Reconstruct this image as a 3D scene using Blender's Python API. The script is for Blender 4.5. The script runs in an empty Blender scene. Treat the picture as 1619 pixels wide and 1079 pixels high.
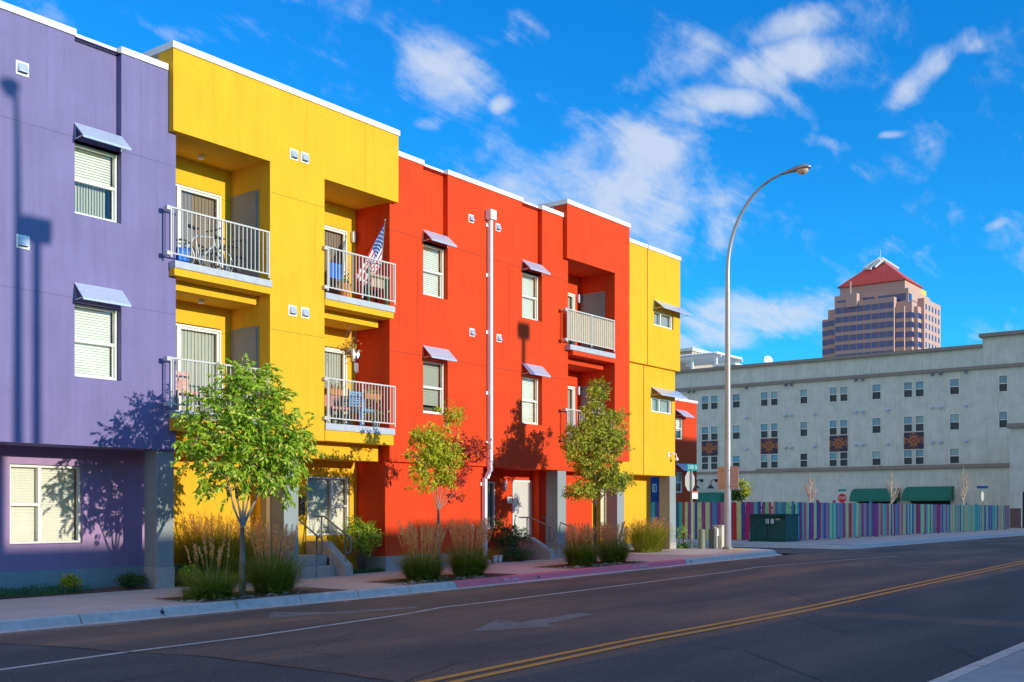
import bpy, bmesh, math, random
from mathutils import Vector, Matrix, noise
R = math.radians
C = bpy.context.scene.collection
rnd = random.Random(7)

# ------------------------------------------------------------------ view geometry
A = R(37.24); CA, SA = math.cos(A), math.sin(A); F = 1750.0; HOR = 808.0
def onY(px, py, Y):
    u = (px-809.5)/F; v = (HOR-py)/F; t = Y/(SA-u*CA)
    return Vector(((CA+u*SA)*t, Y, v*t))
def onX(px, py, X):
    u = (px-809.5)/F; v = (HOR-py)/F; t = X/(CA+u*SA)
    return Vector((X, (SA-u*CA)*t, v*t))
def XY(px, Y): return onY(px, 0, Y).x
def ZY(px, py, Y): return onY(px, py, Y).z
def depthpt(px, py, d):
    u = (px-809.5)/F; v = (HOR-py)/F
    return Vector(((CA+u*SA)*d, (SA-u*CA)*d, v*d))

GT = [(-400,-1.9),(-40,-1.72),(0,-1.63),(8.4,-1.61),(17,-1.57),(23,-1.50),(29,-1.43),(35,-1.36),(45,-1.33),(60,-1.30),(2000,-1.30)]
def gz(x):
    for (a, za), (b, zb) in zip(GT, GT[1:]):
        if x <= b:
            t = max(0, (x-a)/(b-a)); return za+(zb-za)*t
    return -1.3
def rz(x): return gz(x)-0.15

# ------------------------------------------------------------------ object helpers
def tag(o, label=None, cat=None, group=None, kind=None):
    if label: o['label'] = label
    if cat: o['category'] = cat
    if group: o['group'] = group
    if kind: o['kind'] = kind
    return o
def thing(name, loc, label, cat, group=None):
    o = bpy.data.objects.new(name, None); C.objects.link(o); o.location = loc
    o.empty_display_size = .3
    return tag(o, label, cat, group)
def hook(o, parent):
    if parent is not None:
        o.parent = parent
        if parent.type == 'EMPTY': o.location = -Vector(parent.location)
def copy_tree(o, parent=None):
    c = o.copy(); C.objects.link(c)
    if parent is not None: c.parent = parent
    for ch in list(o.children): copy_tree(ch, c)
    return c

class MB:
    def __init__(s): s.v = []; s.f = []; s.m = []; s.t = []
    def poly(s, pts, m=0, t=0.0):
        n = len(s.v); s.v += [tuple(p) for p in pts]; s.f.append(tuple(range(n, n+len(pts)))); s.m.append(m); s.t.append(t)
    def box(s, x0, x1, y0, y1, z0, z1, m=0):
        n = len(s.v)
        s.v += [(x0,y0,z0),(x1,y0,z0),(x1,y1,z0),(x0,y1,z0),(x0,y0,z1),(x1,y0,z1),(x1,y1,z1),(x0,y1,z1)]
        for f in ((0,3,2,1),(4,5,6,7),(0,1,5,4),(1,2,6,5),(2,3,7,6),(3,0,4,7)):
            s.f.append(tuple(n+i for i in f)); s.m.append(m); s.t.append(0.0)
        return s
    def obox(s, c, ax, ay, az, m=0):
        c = Vector(c); n = len(s.v)
        for sz in (-1, 1):
            for sx, sy in ((-1,-1),(1,-1),(1,1),(-1,1)):
                s.v.append(tuple(c+ax*sx+ay*sy+az*sz))
        for f in ((0,3,2,1),(4,5,6,7),(0,1,5,4),(1,2,6,5),(2,3,7,6),(3,0,4,7)):
            s.f.append(tuple(n+i for i in f)); s.m.append(m); s.t.append(0.0)
    def prism(s, prof, axis, a, b, m=0):
        # prof: 2d points; axis 'X': (y,z) extruded along x ; 'Y': (x,z) ; 'Z': (x,y)
        def P(p, q):
            return (q,p[0],p[1]) if axis == 'X' else ((p[0],q,p[1]) if axis == 'Y' else (p[0],p[1],q))
        n = len(s.v); k = len(prof)
        s.v += [P(p, a) for p in prof]+[P(p, b) for p in prof]
        s.f.append(tuple(range(n, n+k))); s.m.append(m); s.t.append(0.0)
        s.f.append(tuple(range(n+2*k-1, n+k-1, -1))); s.m.append(m); s.t.append(0.0)
        for i in range(k):
            j = (i+1) % k
            s.f.append((n+i, n+k+i, n+k+j, n+j)); s.m.append(m); s.t.append(0.0)
    def tube(s, path, r, n=8, m=0, cap=True, t=0.0):
        path = [Vector(p) for p in path]; k = len(path)
        rs = r if isinstance(r, (list, tuple)) else [r]*k
        base = len(s.v); up = None
        for i, p in enumerate(path):
            d = (path[min(i+1,k-1)]-path[max(i-1,0)])
            if d.length < 1e-9: d = Vector((0,0,1))
            d.normalize()
            if up is None:
                up = Vector((0,0,1)) if abs(d.z) < .9 else Vector((1,0,0))
            a = d.cross(up).normalized(); b = a.cross(d).normalized(); up = b
            for j in range(n):
                an = 2*math.pi*j/n
                s.v.append(tuple(p+(a*math.cos(an)+b*math.sin(an))*rs[i]))
        for i in range(k-1):
            for j in range(n):
                q = (j+1) % n
                s.f.append((base+i*n+j, base+i*n+q, base+(i+1)*n+q, base+(i+1)*n+j)); s.m.append(m); s.t.append(t)
        if cap:
            s.f.append(tuple(base+j for j in range(n))); s.m.append(m); s.t.append(t)
            s.f.append(tuple(base+(k-1)*n+j for j in reversed(range(n)))); s.m.append(m); s.t.append(t)
    def ball(s, c, r, m=0, nu=12, nv=8, t=0.0):
        c = Vector(c); r = r if isinstance(r, (list, tuple)) else (r, r, r); base = len(s.v)
        for i in range(nv+1):
            th = math.pi*i/nv
            for j in range(nu):
                ph = 2*math.pi*j/nu
                s.v.append((c.x+r[0]*math.sin(th)*math.cos(ph), c.y+r[1]*math.sin(th)*math.sin(ph), c.z+r[2]*math.cos(th)))
        for i in range(nv):
            for j in range(nu):
                q = (j+1) % nu
                s.f.append((base+i*nu+j, base+i*nu+q, base+(i+1)*nu+q, base+(i+1)*nu+j)); s.m.append(m); s.t.append(t)
    def disc(s, c, nrm, r, m=0, n=16, thick=0.004):
        nrm = Vector(nrm).normalized(); s.tube([Vector(c)-nrm*thick/2, Vector(c)+nrm*thick/2], r, n, m)
    def torus(s, c, nrm, R0, r, m=0, n=24, k=6):
        nrm = Vector(nrm).normalized(); a = nrm.orthogonal().normalized(); b = nrm.cross(a); c = Vector(c)
        base = len(s.v)
        for i in range(n):
            an = 2*math.pi*i/n; d = a*math.cos(an)+b*math.sin(an)
            for j in range(k):
                bn = 2*math.pi*j/k
                s.v.append(tuple(c+d*(R0+r*math.cos(bn))+nrm*r*math.sin(bn)))
        for i in range(n):
            for j in range(k):
                i2 = (i+1) % n; j2 = (j+1) % k
                s.f.append((base+i*k+j, base+i2*k+j, base+i2*k+j2, base+i*k+j2)); s.m.append(m); s.t.append(0.0)
    def wall(s, axis, pos, a0, a1, z0, z1, holes=(), m=0, back=None):
        # vertical sheet facing -Y (axis 'Y') or -X (axis 'X'); holes (a0,a1,z0,z1,depth,backmat or None)
        P = (lambda a, z, d=0: (a, pos+d, z)) if axis == 'Y' else (lambda a, z, d=0: (pos+d, a, z))
        As = sorted({a0, a1, *[h[0] for h in holes], *[h[1] for h in holes]})
        Zs = sorted({z0, z1, *[h[2] for h in holes], *[h[3] for h in holes]})
        As = [a for a in As if a0-1e-6 <= a <= a1+1e-6]; Zs = [z for z in Zs if z0-1e-6 <= z <= z1+1e-6]
        for i in range(len(As)-1):
            for j in range(len(Zs)-1):
                ca = (As[i]+As[i+1])/2; cz = (Zs[j]+Zs[j+1])/2
                if any(h[0] < ca < h[1] and h[2] < cz < h[3] for h in holes): continue
                s.poly([P(As[i],Zs[j]), P(As[i+1],Zs[j]), P(As[i+1],Zs[j+1]), P(As[i],Zs[j+1])], m)
        for h in holes:
            x0, x1, w0, w1, d, bm = h
            s.poly([P(x0,w0), P(x0,w0,d), P(x0,w1,d), P(x0,w1)], m)
            s.poly([P(x1,w0), P(x1,w1), P(x1,w1,d), P(x1,w0,d)], m)
            s.poly([P(x0,w0), P(x1,w0), P(x1,w0,d), P(x0,w0,d)], m)
            s.poly([P(x0,w1), P(x0,w1,d), P(x1,w1,d), P(x1,w1)], m)
            if bm is not None: s.poly([P(x0,w0,d), P(x1,w0,d), P(x1,w1,d), P(x0,w1,d)], bm)
    def build(s, name, mats, parent=None, smooth=False, bevel=0, tint=False):
        me = bpy.data.meshes.new(name); me.from_pydata(s.v, [], s.f)
        if not isinstance(mats, (list, tuple)): mats = [mats]
        for m in mats: me.materials.append(m)
        me.polygons.foreach_set('material_index', s.m)
        if smooth: me.polygons.foreach_set('use_smooth', [True]*len(s.f))
        if tint:
            at = me.attributes.new('tint', 'FLOAT', 'FACE'); at.data.foreach_set('value', s.t)
        me.update()
        o = bpy.data.objects.new(name, me); C.objects.link(o); hook(o, parent)
        if bevel:
            b = o.modifiers.new('bevel', 'BEVEL'); b.width = bevel; b.segments = 2; b.limit_method = 'ANGLE'; b.angle_limit = R(50)
        return o
def one(name, mats, parent, fn, **k):
    m = MB(); fn(m); return m.build(name, mats, parent, **k)
def pbox(name, mat, parent, *b, bevel=0):
    return MB().box(*b).build(name, mat, parent, bevel=bevel)

# ------------------------------------------------------------------ materials
def new_mat(name):
    m = bpy.data.materials.new(name); m.use_nodes = True
    nt = m.node_tree; return m, nt, nt.nodes['Principled BSDF']
def N(nt, t, **k):
    n = nt.nodes.new(t)
    for a, b in k.items():
        if a in n.inputs: n.inputs[a].default_value = b
        else: setattr(n, a, b)
    return n
def L(nt, a, b): nt.links.new(a, b)
def rgb(c): return (c[0], c[1], c[2], 1)
def mat(name, col, rough=.7, var=.08, scale=3.0, bump=0.0, bscale=80, metal=0.0, spec=.5, second=None, stretch=None):
    m, nt, p = new_mat(name)
    p.inputs['Roughness'].default_value = rough; p.inputs['Metallic'].default_value = metal
    p.inputs['Specular IOR Level'].default_value = spec
    tc = N(nt, 'ShaderNodeTexCoord'); src = tc.outputs['Object']
    if stretch:
        mp = N(nt, 'ShaderNodeMapping'); mp.inputs['Scale'].default_value = stretch; L(nt, src, mp.inputs['Vector']); src = mp.outputs[0]
    n1 = N(nt, 'ShaderNodeTexNoise', Scale=scale, Detail=6.0, Roughness=.6); L(nt, src, n1.inputs['Vector'])
    cr = N(nt, 'ShaderNodeValToRGB'); cr.color_ramp.elements[0].position = .3; cr.color_ramp.elements[1].position = .7
    a = second if second else [c*(1-var) for c in col]; b = [min(1, c*(1+var)) for c in col] if not second else col
    cr.color_ramp.elements[0].color = rgb(a); cr.color_ramp.elements[1].color = rgb(b)
    L(nt, n1.outputs['Fac'], cr.inputs['Fac']); L(nt, cr.outputs['Color'], p.inputs['Base Color'])
    if bump:
        n2 = N(nt, 'ShaderNodeTexNoise', Scale=bscale, Detail=4.0, Roughness=.6); L(nt, tc.outputs['Object'], n2.inputs['Vector'])
        bp = N(nt, 'ShaderNodeBump', Strength=bump, Distance=.01); L(nt, n2.outputs['Fac'], bp.inputs['Height']); L(nt, bp.outputs[0], p.inputs['Normal'])
    return m
def stucco(name, col, streak=.10):
    m, nt, p = new_mat(name); p.inputs['Roughness'].default_value = .85; p.inputs['Specular IOR Level'].default_value = .25
    tc = N(nt, 'ShaderNodeTexCoord')
    big = N(nt, 'ShaderNodeTexNoise', Scale=1.1, Detail=5.0, Roughness=.6); L(nt, tc.outputs['Object'], big.inputs['Vector'])
    mp = N(nt, 'ShaderNodeMapping'); mp.inputs['Scale'].default_value = (7, 7, .5); L(nt, tc.outputs['Object'], mp.inputs['Vector'])
    st = N(nt, 'ShaderNodeTexNoise', Scale=1.0, Detail=5.0, Roughness=.65); L(nt, mp.outputs[0], st.inputs['Vector'])
    fi = N(nt, 'ShaderNodeTexNoise', Scale=55.0, Detail=4.0, Roughness=.7); L(nt, tc.outputs['Object'], fi.inputs['Vector'])
    a = N(nt, 'ShaderNodeMath', operation='ADD'); L(nt, big.outputs['Fac'], a.inputs[0]); L(nt, st.outputs['Fac'], a.inputs[1])
    b = N(nt, 'ShaderNodeMath', operation='MULTIPLY_ADD'); L(nt, fi.outputs['Fac'], b.inputs[0]); b.inputs[1].default_value = .5; L(nt, a.outputs[0], b.inputs[2])
    mr = N(nt, 'ShaderNodeMapRange'); mr.inputs['From Min'].default_value = .95; mr.inputs['From Max'].default_value = 1.55
    mr.inputs['To Min'].default_value = 1-streak; mr.inputs['To Max'].default_value = 1+streak*.6
    L(nt, b.outputs[0], mr.inputs['Value'])
    mq = N(nt, 'ShaderNodeMapping'); mq.inputs['Scale'].default_value = (9, 9, .28); L(nt, tc.outputs['Object'], mq.inputs['Vector'])
    dr = N(nt, 'ShaderNodeTexNoise', Scale=1.0, Detail=3.0, Roughness=.5, Distortion=.2); L(nt, mq.outputs[0], dr.inputs['Vector'])
    ds = N(nt, 'ShaderNodeMapRange', interpolation_type='SMOOTHSTEP'); ds.inputs['From Min'].default_value = .58; ds.inputs['From Max'].default_value = .78; ds.inputs['To Min'].default_value = 1.0; ds.inputs['To Max'].default_value = 1-streak*1.3
    L(nt, dr.outputs['Fac'], ds.inputs['Value'])
    dm = N(nt, 'ShaderNodeMath', operation='MULTIPLY'); L(nt, ds.outputs[0], dm.inputs[0]); L(nt, mr.outputs[0], dm.inputs[1]); mr = dm
    mx = N(nt, 'ShaderNodeMix', data_type='RGBA', blend_type='MULTIPLY'); mx.inputs[0].default_value = 1
    mx.inputs[6].default_value = rgb(col); L(nt, mr.outputs[0], mx.inputs[7]); L(nt, mx.outputs[2], p.inputs['Base Color'])
    f2 = N(nt, 'ShaderNodeTexNoise', Scale=48.0, Detail=5.0, Roughness=.75); L(nt, tc.outputs['Object'], f2.inputs['Vector'])
    bp = N(nt, 'ShaderNodeBump', Strength=.55, Distance=.018); L(nt, f2.outputs['Fac'], bp.inputs['Height'])
    bp2 = N(nt, 'ShaderNodeBump', Strength=.25, Distance=.12); L(nt, big.outputs['Fac'], bp2.inputs['Height']); L(nt, bp.outputs[0], bp2.inputs['Normal'])
    L(nt, bp2.outputs[0], p.inputs['Normal'])
    return m
def glass(name, tint=(.95,.97,.93), refl=1.9):
    m, nt, p = new_mat(name); out = nt.nodes['Material Output']; nt.nodes.remove(p)
    tr = N(nt, 'ShaderNodeBsdfTransparent'); tr.inputs[0].default_value = rgb(tint)
    gl = N(nt, 'ShaderNodeBsdfGlossy', Roughness=.03)
    fr = N(nt, 'ShaderNodeFresnel', IOR=1.55); mu = N(nt, 'ShaderNodeMath', operation='MULTIPLY'); mu.inputs[1].default_value = refl
    mu.use_clamp = True
    L(nt, fr.outputs[0], mu.inputs[0]); mx = N(nt, 'ShaderNodeMixShader')
    tc = N(nt, 'ShaderNodeTexCoord'); n = N(nt, 'ShaderNodeTexNoise', Scale=1.6, Detail=1.0); L(nt, tc.outputs['Object'], n.inputs['Vector'])
    bp = N(nt, 'ShaderNodeBump', Strength=.06, Distance=.08); L(nt, n.outputs['Fac'], bp.inputs['Height']); L(nt, bp.outputs[0], gl.inputs['Normal'])
    L(nt, mu.outputs[0], mx.inputs[0]); L(nt, tr.outputs[0], mx.inputs[1]); L(nt, gl.outputs[0], mx.inputs[2]); L(nt, mx.outputs[0], out.inputs['Surface'])
    return m
def leafmat(name, c1, c2, c3=None, trans=.28, rough=.5):
    m, nt, p = new_mat(name); out = nt.nodes['Material Output']
    at = N(nt, 'ShaderNodeAttribute'); at.attribute_name = 'tint'
    cr = N(nt, 'ShaderNodeValToRGB'); cr.color_ramp.elements[0].color = rgb(c1); cr.color_ramp.elements[1].color = rgb(c2)
    if c3:
        e = cr.color_ramp.elements.new(.9); e.color = rgb(c2); cr.color_ramp.elements[2].color = rgb(c3)
        cr.color_ramp.elements[1].position = .7
    L(nt, at.outputs['Fac'], cr.inputs['Fac']); L(nt, cr.outputs[0], p.inputs['Base Color'])
    p.inputs['Roughness'].default_value = rough; p.inputs['Specular IOR Level'].default_value = .3
    tl = N(nt, 'ShaderNodeBsdfTranslucent'); L(nt, cr.outputs[0], tl.inputs[0])
    mx = N(nt, 'ShaderNodeMixShader'); mx.inputs[0].default_value = trans
    L(nt, p.outputs[0], mx.inputs[1]); L(nt, tl.outputs[0], mx.inputs[2]); L(nt, mx.outputs[0], out.inputs['Surface'])
    return m

M = {}
M['purple'] = stucco('purple_stucco', (.222,.185,.36), .12)
M['purple_low'] = stucco('violet_stucco', (.40,.26,.42))
M['yellow'] = stucco('yellow_stucco', (.86,.46,.022), .09)
M['red'] = stucco('red_stucco', (.75,.060,.010), .12)
M['blue'] = stucco('blue_stucco', (.035,.06,.17))
M['slate'] = stucco('slate_stucco', (.30,.335,.33))
M['concrete'] = mat('concrete', (.42,.39,.35), .9, .18, 5, .4, 60)
M['stem'] = mat('painted_concrete_stem', (.30,.36,.37), .85, .12, 4, .3, 50)
M['kerbc'] = mat('kerb_concrete', (.60,.59,.56), .9, .16, 6, .5, 70, second=(.42,.43,.42))
M['kerbred'] = mat('kerb_red_paint', (.90,.19,.25), .75, .2, 9, .4, 70, second=(.74,.14,.19))
M['sidewalk'] = mat('sidewalk_concrete', (.62,.50,.44), .9, .14, 1.3, .3, 60, second=(.50,.42,.38))
M['white'] = mat('white_paint', (.80,.78,.74), .5, .04, 4)
M['cap'] = mat('white_metal_coping', (.83,.81,.78), .45, .03, 3)
M['vinyl'] = mat('white_vinyl', (.82,.79,.68), .4, .03, 4)
M['blind'] = mat('cream_blind', (.84,.81,.71), .8, .04, 4)
M['curtain'] = mat('grey_curtain', (.50,.50,.43), .9, .12, 9, stretch=(6,6,.4))
M['brownblind'] = mat('brown_vertical_blind', (.30,.22,.17), .9, .12, 9, stretch=(6,6,.4))
M['dark'] = mat('dark_interior', (.02,.02,.022), .8, .1, 2)
M['room'] = mat('room_interior', (.16,.14,.11), .8, .3, 1.5)
M['galv'] = mat('galvanised_sheet', (.56,.62,.74), .35, .10, 14, metal=.3)
M['railm'] = mat('cream_rail_paint', (.60,.57,.52), .45, .04, 4)
M['slabedge'] = mat('grey_slab_edge', (.46,.48,.52), .6, .12, 6)
M['greydoor'] = mat('grey_door_paint', (.24,.23,.235), .5, .06, 3)
M['whitedoor'] = mat('white_door_paint', (.60,.59,.53), .5, .03, 3)
M['steel'] = mat('painted_steel_rail', (.20,.22,.24), .45, .1, 8, metal=.3)
M['galvpole'] = mat('pole_metal', (.40,.39,.385), .42, .08, 5, metal=.35)
M['lamphead'] = mat('lamp_housing', (.35,.36,.40), .35, .1, 8, metal=.6)
M['amber'] = mat('amber_refractor', (.62,.42,.26), .25, .15, 20)
M['black'] = mat('black_metal', (.02,.02,.022), .5)
M['rubber'] = mat('tyre_rubber', (.025,.025,.025), .7)
M['glass'] = glass('window_glass')
M['glassg'] = glass('tinted_window_glass', (.55,.66,.64), 1.3)
M['dirt'] = mat('planting_soil', (.16,.10,.06), .95, .3, 8, .8, 40)
M['rock'] = mat('pale_rock', (.42,.33,.25), .9, .3, 10, .5, 30)
M['bark'] = mat('pale_bark', (.34,.27,.22), .9, .25, 30, .5, 60)
M['barkd'] = mat('brown_bark', (.16,.10,.075), .9, .25, 30, .5, 60)
M['barkpale'] = mat('bare_branch_bark', (.50,.40,.31), .9, .2, 8)

def asphalt(name='asphalt', k3=((.066,.062,.060),(.115,.088,.072),(.20,.130,.088))):
    m, nt, p = new_mat(name); tc = N(nt, 'ShaderNodeTexCoord')
    a = N(nt, 'ShaderNodeMapping'); a.inputs['Scale'].default_value = (.12, .5, 1); L(nt, tc.outputs['Object'], a.inputs['Vector'])
    n1 = N(nt, 'ShaderNodeTexNoise', Scale=1.3, Detail=7.0, Roughness=.6); L(nt, a.outputs[0], n1.inputs['Vector'])
    cr = N(nt, 'ShaderNodeValToRGB'); e = cr.color_ramp.elements
    e[0].position = .33; e[0].color = rgb(k3[0]); e[1].position = .68; e[1].color = rgb(k3[2])
    k = e.new(.5); k.color = rgb(k3[1]); L(nt, n1.outputs['Fac'], cr.inputs['Fac'])
    n2 = N(nt, 'ShaderNodeTexNoise', Scale=75.0, Detail=3.0, Roughness=.8); L(nt, tc.outputs['Object'], n2.inputs['Vector'])
    v = N(nt, 'ShaderNodeTexVoronoi', Scale=60.0); L(nt, tc.outputs['Object'], v.inputs['Vector'])
    mr = N(nt, 'ShaderNodeMapRange'); mr.inputs['From Min'].default_value = .3; mr.inputs['From Max'].default_value = .75
    mr.inputs['To Min'].default_value = .35; mr.inputs['To Max'].default_value = 2.3; L(nt, n2.outputs['Fac'], mr.inputs['Value'])
    mx = N(nt, 'ShaderNodeMix', data_type='RGBA', blend_type='MULTIPLY'); mx.inputs[0].default_value = 1
    L(nt, cr.outputs[0], mx.inputs[6]); L(nt, mr.outputs[0], mx.inputs[7])
    v2 = N(nt, 'ShaderNodeTexVoronoi', Scale=34.0); L(nt, tc.outputs['Object'], v2.inputs['Vector'])
    sp2 = N(nt, 'ShaderNodeSeparateXYZ'); L(nt, v2.outputs['Color'], sp2.inputs[0])
    g1 = N(nt, 'ShaderNodeMath', operation='GREATER_THAN'); L(nt, sp2.outputs[0], g1.inputs[0]); g1.inputs[1].default_value = .88
    g2 = N(nt, 'ShaderNodeMath', operation='LESS_THAN'); L(nt, v2.outputs['Distance'], g2.inputs[0]); g2.inputs[1].default_value = .30
    g3 = N(nt, 'ShaderNodeMath', operation='MULTIPLY'); L(nt, g1.outputs[0], g3.inputs[0]); L(nt, g2.outputs[0], g3.inputs[1])
    g4 = N(nt, 'ShaderNodeMath', operation='MULTIPLY'); L(nt, g3.outputs[0], g4.inputs[0]); g4.inputs[1].default_value = .6
    mz = N(nt, 'ShaderNodeMix', data_type='RGBA'); L(nt, g4.outputs[0], mz.inputs[0]); L(nt, mx.outputs[2], mz.inputs[6]); mz.inputs[7].default_value = (.34,.31,.27,1)
    L(nt, mz.outputs[2], p.inputs['Base Color'])
    p.inputs['Roughness'].default_value = .82; p.inputs['Specular IOR Level'].default_value = .3
    bp = N(nt, 'ShaderNodeBump', Strength=.8, Distance=.012); L(nt, v.outputs['Distance'], bp.inputs['Height']); L(nt, bp.outputs[0], p.inputs['Normal'])
    return m
M['asphalt'] = asphalt()
M['asphaltb'] = asphalt('dark_asphalt', ((.045,.052,.058),(.062,.066,.070),(.095,.090,.086)))
def worn(name, col, thr):
    m, nt, p = new_mat(name); out = nt.nodes['Material Output']; tc = N(nt, 'ShaderNodeTexCoord')
    n = N(nt, 'ShaderNodeTexNoise', Scale=28.0, Detail=5.0, Roughness=.75); L(nt, tc.outputs['Object'], n.inputs['Vector'])
    n2 = N(nt, 'ShaderNodeTexNoise', Scale=1.5, Detail=3.0); L(nt, tc.outputs['Object'], n2.inputs['Vector'])
    ad = N(nt, 'ShaderNodeMath', operation='MULTIPLY_ADD'); L(nt, n2.outputs['Fac'], ad.inputs[0]); ad.inputs[1].default_value = .5; L(nt, n.outputs['Fac'], ad.inputs[2])
    mr = N(nt, 'ShaderNodeMapRange'); mr.inputs['From Min'].default_value = thr-.1; mr.inputs['From Max'].default_value = thr+.12; L(nt, ad.outputs[0], mr.inputs['Value'])
    p.inputs['Base Color'].default_value = rgb(col); p.inputs['Roughness'].default_value = .8
    tr = N(nt, 'ShaderNodeBsdfTransparent'); mx = N(nt, 'ShaderNodeMixShader')
    L(nt, mr.outputs[0], mx.inputs[0]); L(nt, tr.outputs[0], mx.inputs[1]); L(nt, p.outputs[0], mx.inputs[2]); L(nt, mx.outputs[0], out.inputs['Surface'])
    return m
M['linewhite'] = worn('worn_white_marking', (.50,.48,.44), .58)
M['linefaint'] = worn('faded_white_marking', (.20,.19,.18), .60)
M['lineyellow'] = worn('worn_yellow_marking', (.64,.28,.04), .52)
M['crack'] = mat('tar_crack', (.012,.012,.013), .6)

# ------------------------------------------------------------------ ground, road, kerbs
def strip(m, xs, y0, y1, zf, mi=0):
    for a, b in zip(xs, xs[1:]):
        m.poly([(a,y0,zf(a)),(b,y0,zf(b)),(b,y1,zf(b)),(a,y1,zf(a))], mi)
def rng(a, b, st):
    n = max(1, int(math.ceil((b-a)/st))); return [a+(b-a)*i/n for i in range(n+1)]
g = MB(); g.poly([(-1500,-1500,-2.1),(2500,-1500,-2.1),(2500,2500,-2.1),(-1500,2500,-2.1)])
tag(g.build('ground', mat('dry_ground', (.22,.18,.13), .95, .2, .05)), kind='structure')
XC0, XC1 = 36.9, 42.0
g = MB()
strip(g, rng(-60, 300, 4), 3.45, 15.46, rz)
strip(g, rng(XC0, XC1, 3), 15.46, 160, rz)
tag(g.build('road', M['asphalt']), kind='structure')
KP = [(15.90,0),(15.745,0),(15.70,-.018),(15.635,-.135),(15.46,-.15),(15.46,-.3),(15.90,-.3)]
def kerb_run(x0, x1, mi_fn, name, mats, holes=()):
    m = MB(); x = x0
    while x < x1-1e-3:
        e = min(x+1.5, x1); a, b = x+.012, e-.012; za, zb = gz(a), gz(b); n = len(m.v); k = len(KP); mi = mi_fn((a+b)/2)
        m.v += [(a,p[0],za+p[1]) for p in KP]+[(b,p[0],zb+p[1]) for p in KP]
        for i in range(k):
            j = (i+1) % k
            mm = mi if i in (0,1,2) else 0
            m.f.append((n+i,n+j,n+k+j,n+k+i)); m.m.append(mm); m.t.append(0)
        m.f.append(tuple(range(n,n+k))); m.m.append(0); m.t.append(0)
        m.f.append(tuple(range(n+2*k-1,n+k-1,-1))); m.m.append(0); m.t.append(0)
        x = e
    for hx in holes:
        z = gz(hx)-.078; c = Vector((hx, 15.661, z)); nrm = Vector((0,-.87,.49))
        m.disc(c, nrm, .042, 2, 18, .012); m.torus(c+Vector((0,-.003,.002)), nrm, .044, .005, 0, 18, 5)
    return tag(m.build(name, mats, smooth=False, bevel=0), kind='structure')
KR0, KR1 = XY(714, 15.8), XY(1072, 15.8)
def roundx(v): return round((v-KR0)/1.5)
red_fn = lambda x: 1 if KR0-.1 < x < KR1+.1 else 0
kerb_run(KR0-1.5*40, KR0+1.5*int(round((35.6-KR0)/1.5)), red_fn, 'kerb', [M['kerbc'], M['kerbred'], M['black']],
         [XY(256.5,15.66), XY(851.5,15.66), XY(1092.5,15.66)])
kend = KR0+1.5*int(round((35.6-KR0)/1.5))
# curved return into the cross street
m = MB(); prev = None; rc = XC0-.1-kend+.44; cx, cyy = kend, 15.46+rc
sec = []
for i in range(9):
    an = R(-90+90*i/8)
    ring = []
    for (py_, pz_) in KP:
        rr = rc-(py_-15.46)
        x = cx+rr*math.cos(an); y = cyy+rr*math.sin(an); ring.append((x, y, gz(x)+pz_))
    sec.append(ring)
ring = [(p[0], 60, p[2]) for p in sec[-1]]; sec.append(ring)
for a, b in zip(sec, sec[1:]):
    for i in range(len(KP)):
        j = (i+1) % len(KP); m.poly([a[i], a[j], b[j], b[i]])
tag(m.build('kerb', M['kerbc']), kind='structure')
# far block kerb
m = MB(); pr = [(p[0], p[1]) for p in KP]
xs = rng(XC1+1.4, 300, 3)
for a, b in zip(xs, xs[1:]):
    for i in range(len(KP)):
        j = (i+1) % len(KP)
        m.poly([(a,KP[i][0],gz(a)+KP[i][1]),(a,KP[j][0],gz(a)+KP[j][1]),(b,KP[j][0],gz(b)+KP[j][1]),(b,KP[i][0],gz(b)+KP[i][1])])
sec = []
cx, cyy, rc = XC1+1.4, 15.46+1.4, 1.4
for i in range(9):
    an = R(-90-90*i/8); ring = []
    for (py_, pz_) in KP:
        rr = rc-(py_-15.46); x = cx+rr*math.cos(an); y = cyy+rr*math.sin(an); ring.append((x, y, gz(x)+pz_))
    sec.append(ring)
sec.append([(p[0], 120, p[2]) for p in sec[-1]])
for a, b in zip(sec, sec[1:]):
    for i in range(len(KP)):
        j = (i+1) % len(KP); m.poly([a[i], a[j], b[j], b[i]])
tag(m.build('kerb', M['kerbc']), kind='structure')
# near kerb
m = MB(); xs = rng(-30, 120, 1.5)
for a, b in zip(xs, xs[1:]):
    a2, b2 = a+.010, b-.010
    pr = [(3.02,0),(3.14,0),(3.19,-.02),(3.24,-.135),(3.46,-.15),(3.46,-.3),(3.02,-.3)]
    for i in range(len(pr)):
        j = (i+1) % len(pr)
        m.poly([(a2,pr[i][0],gz(a)+pr[i][1]),(a2,pr[j][0],gz(a)+pr[j][1]),(b2,pr[j][0],gz(b)+pr[j][1]),(b2,pr[i][0],gz(b)+pr[i][1])])
    m.poly([(b2,p[0],gz(b)+p[1]) for p in pr])
tag(m.build('kerb', M['kerbc']), kind='structure')
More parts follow.
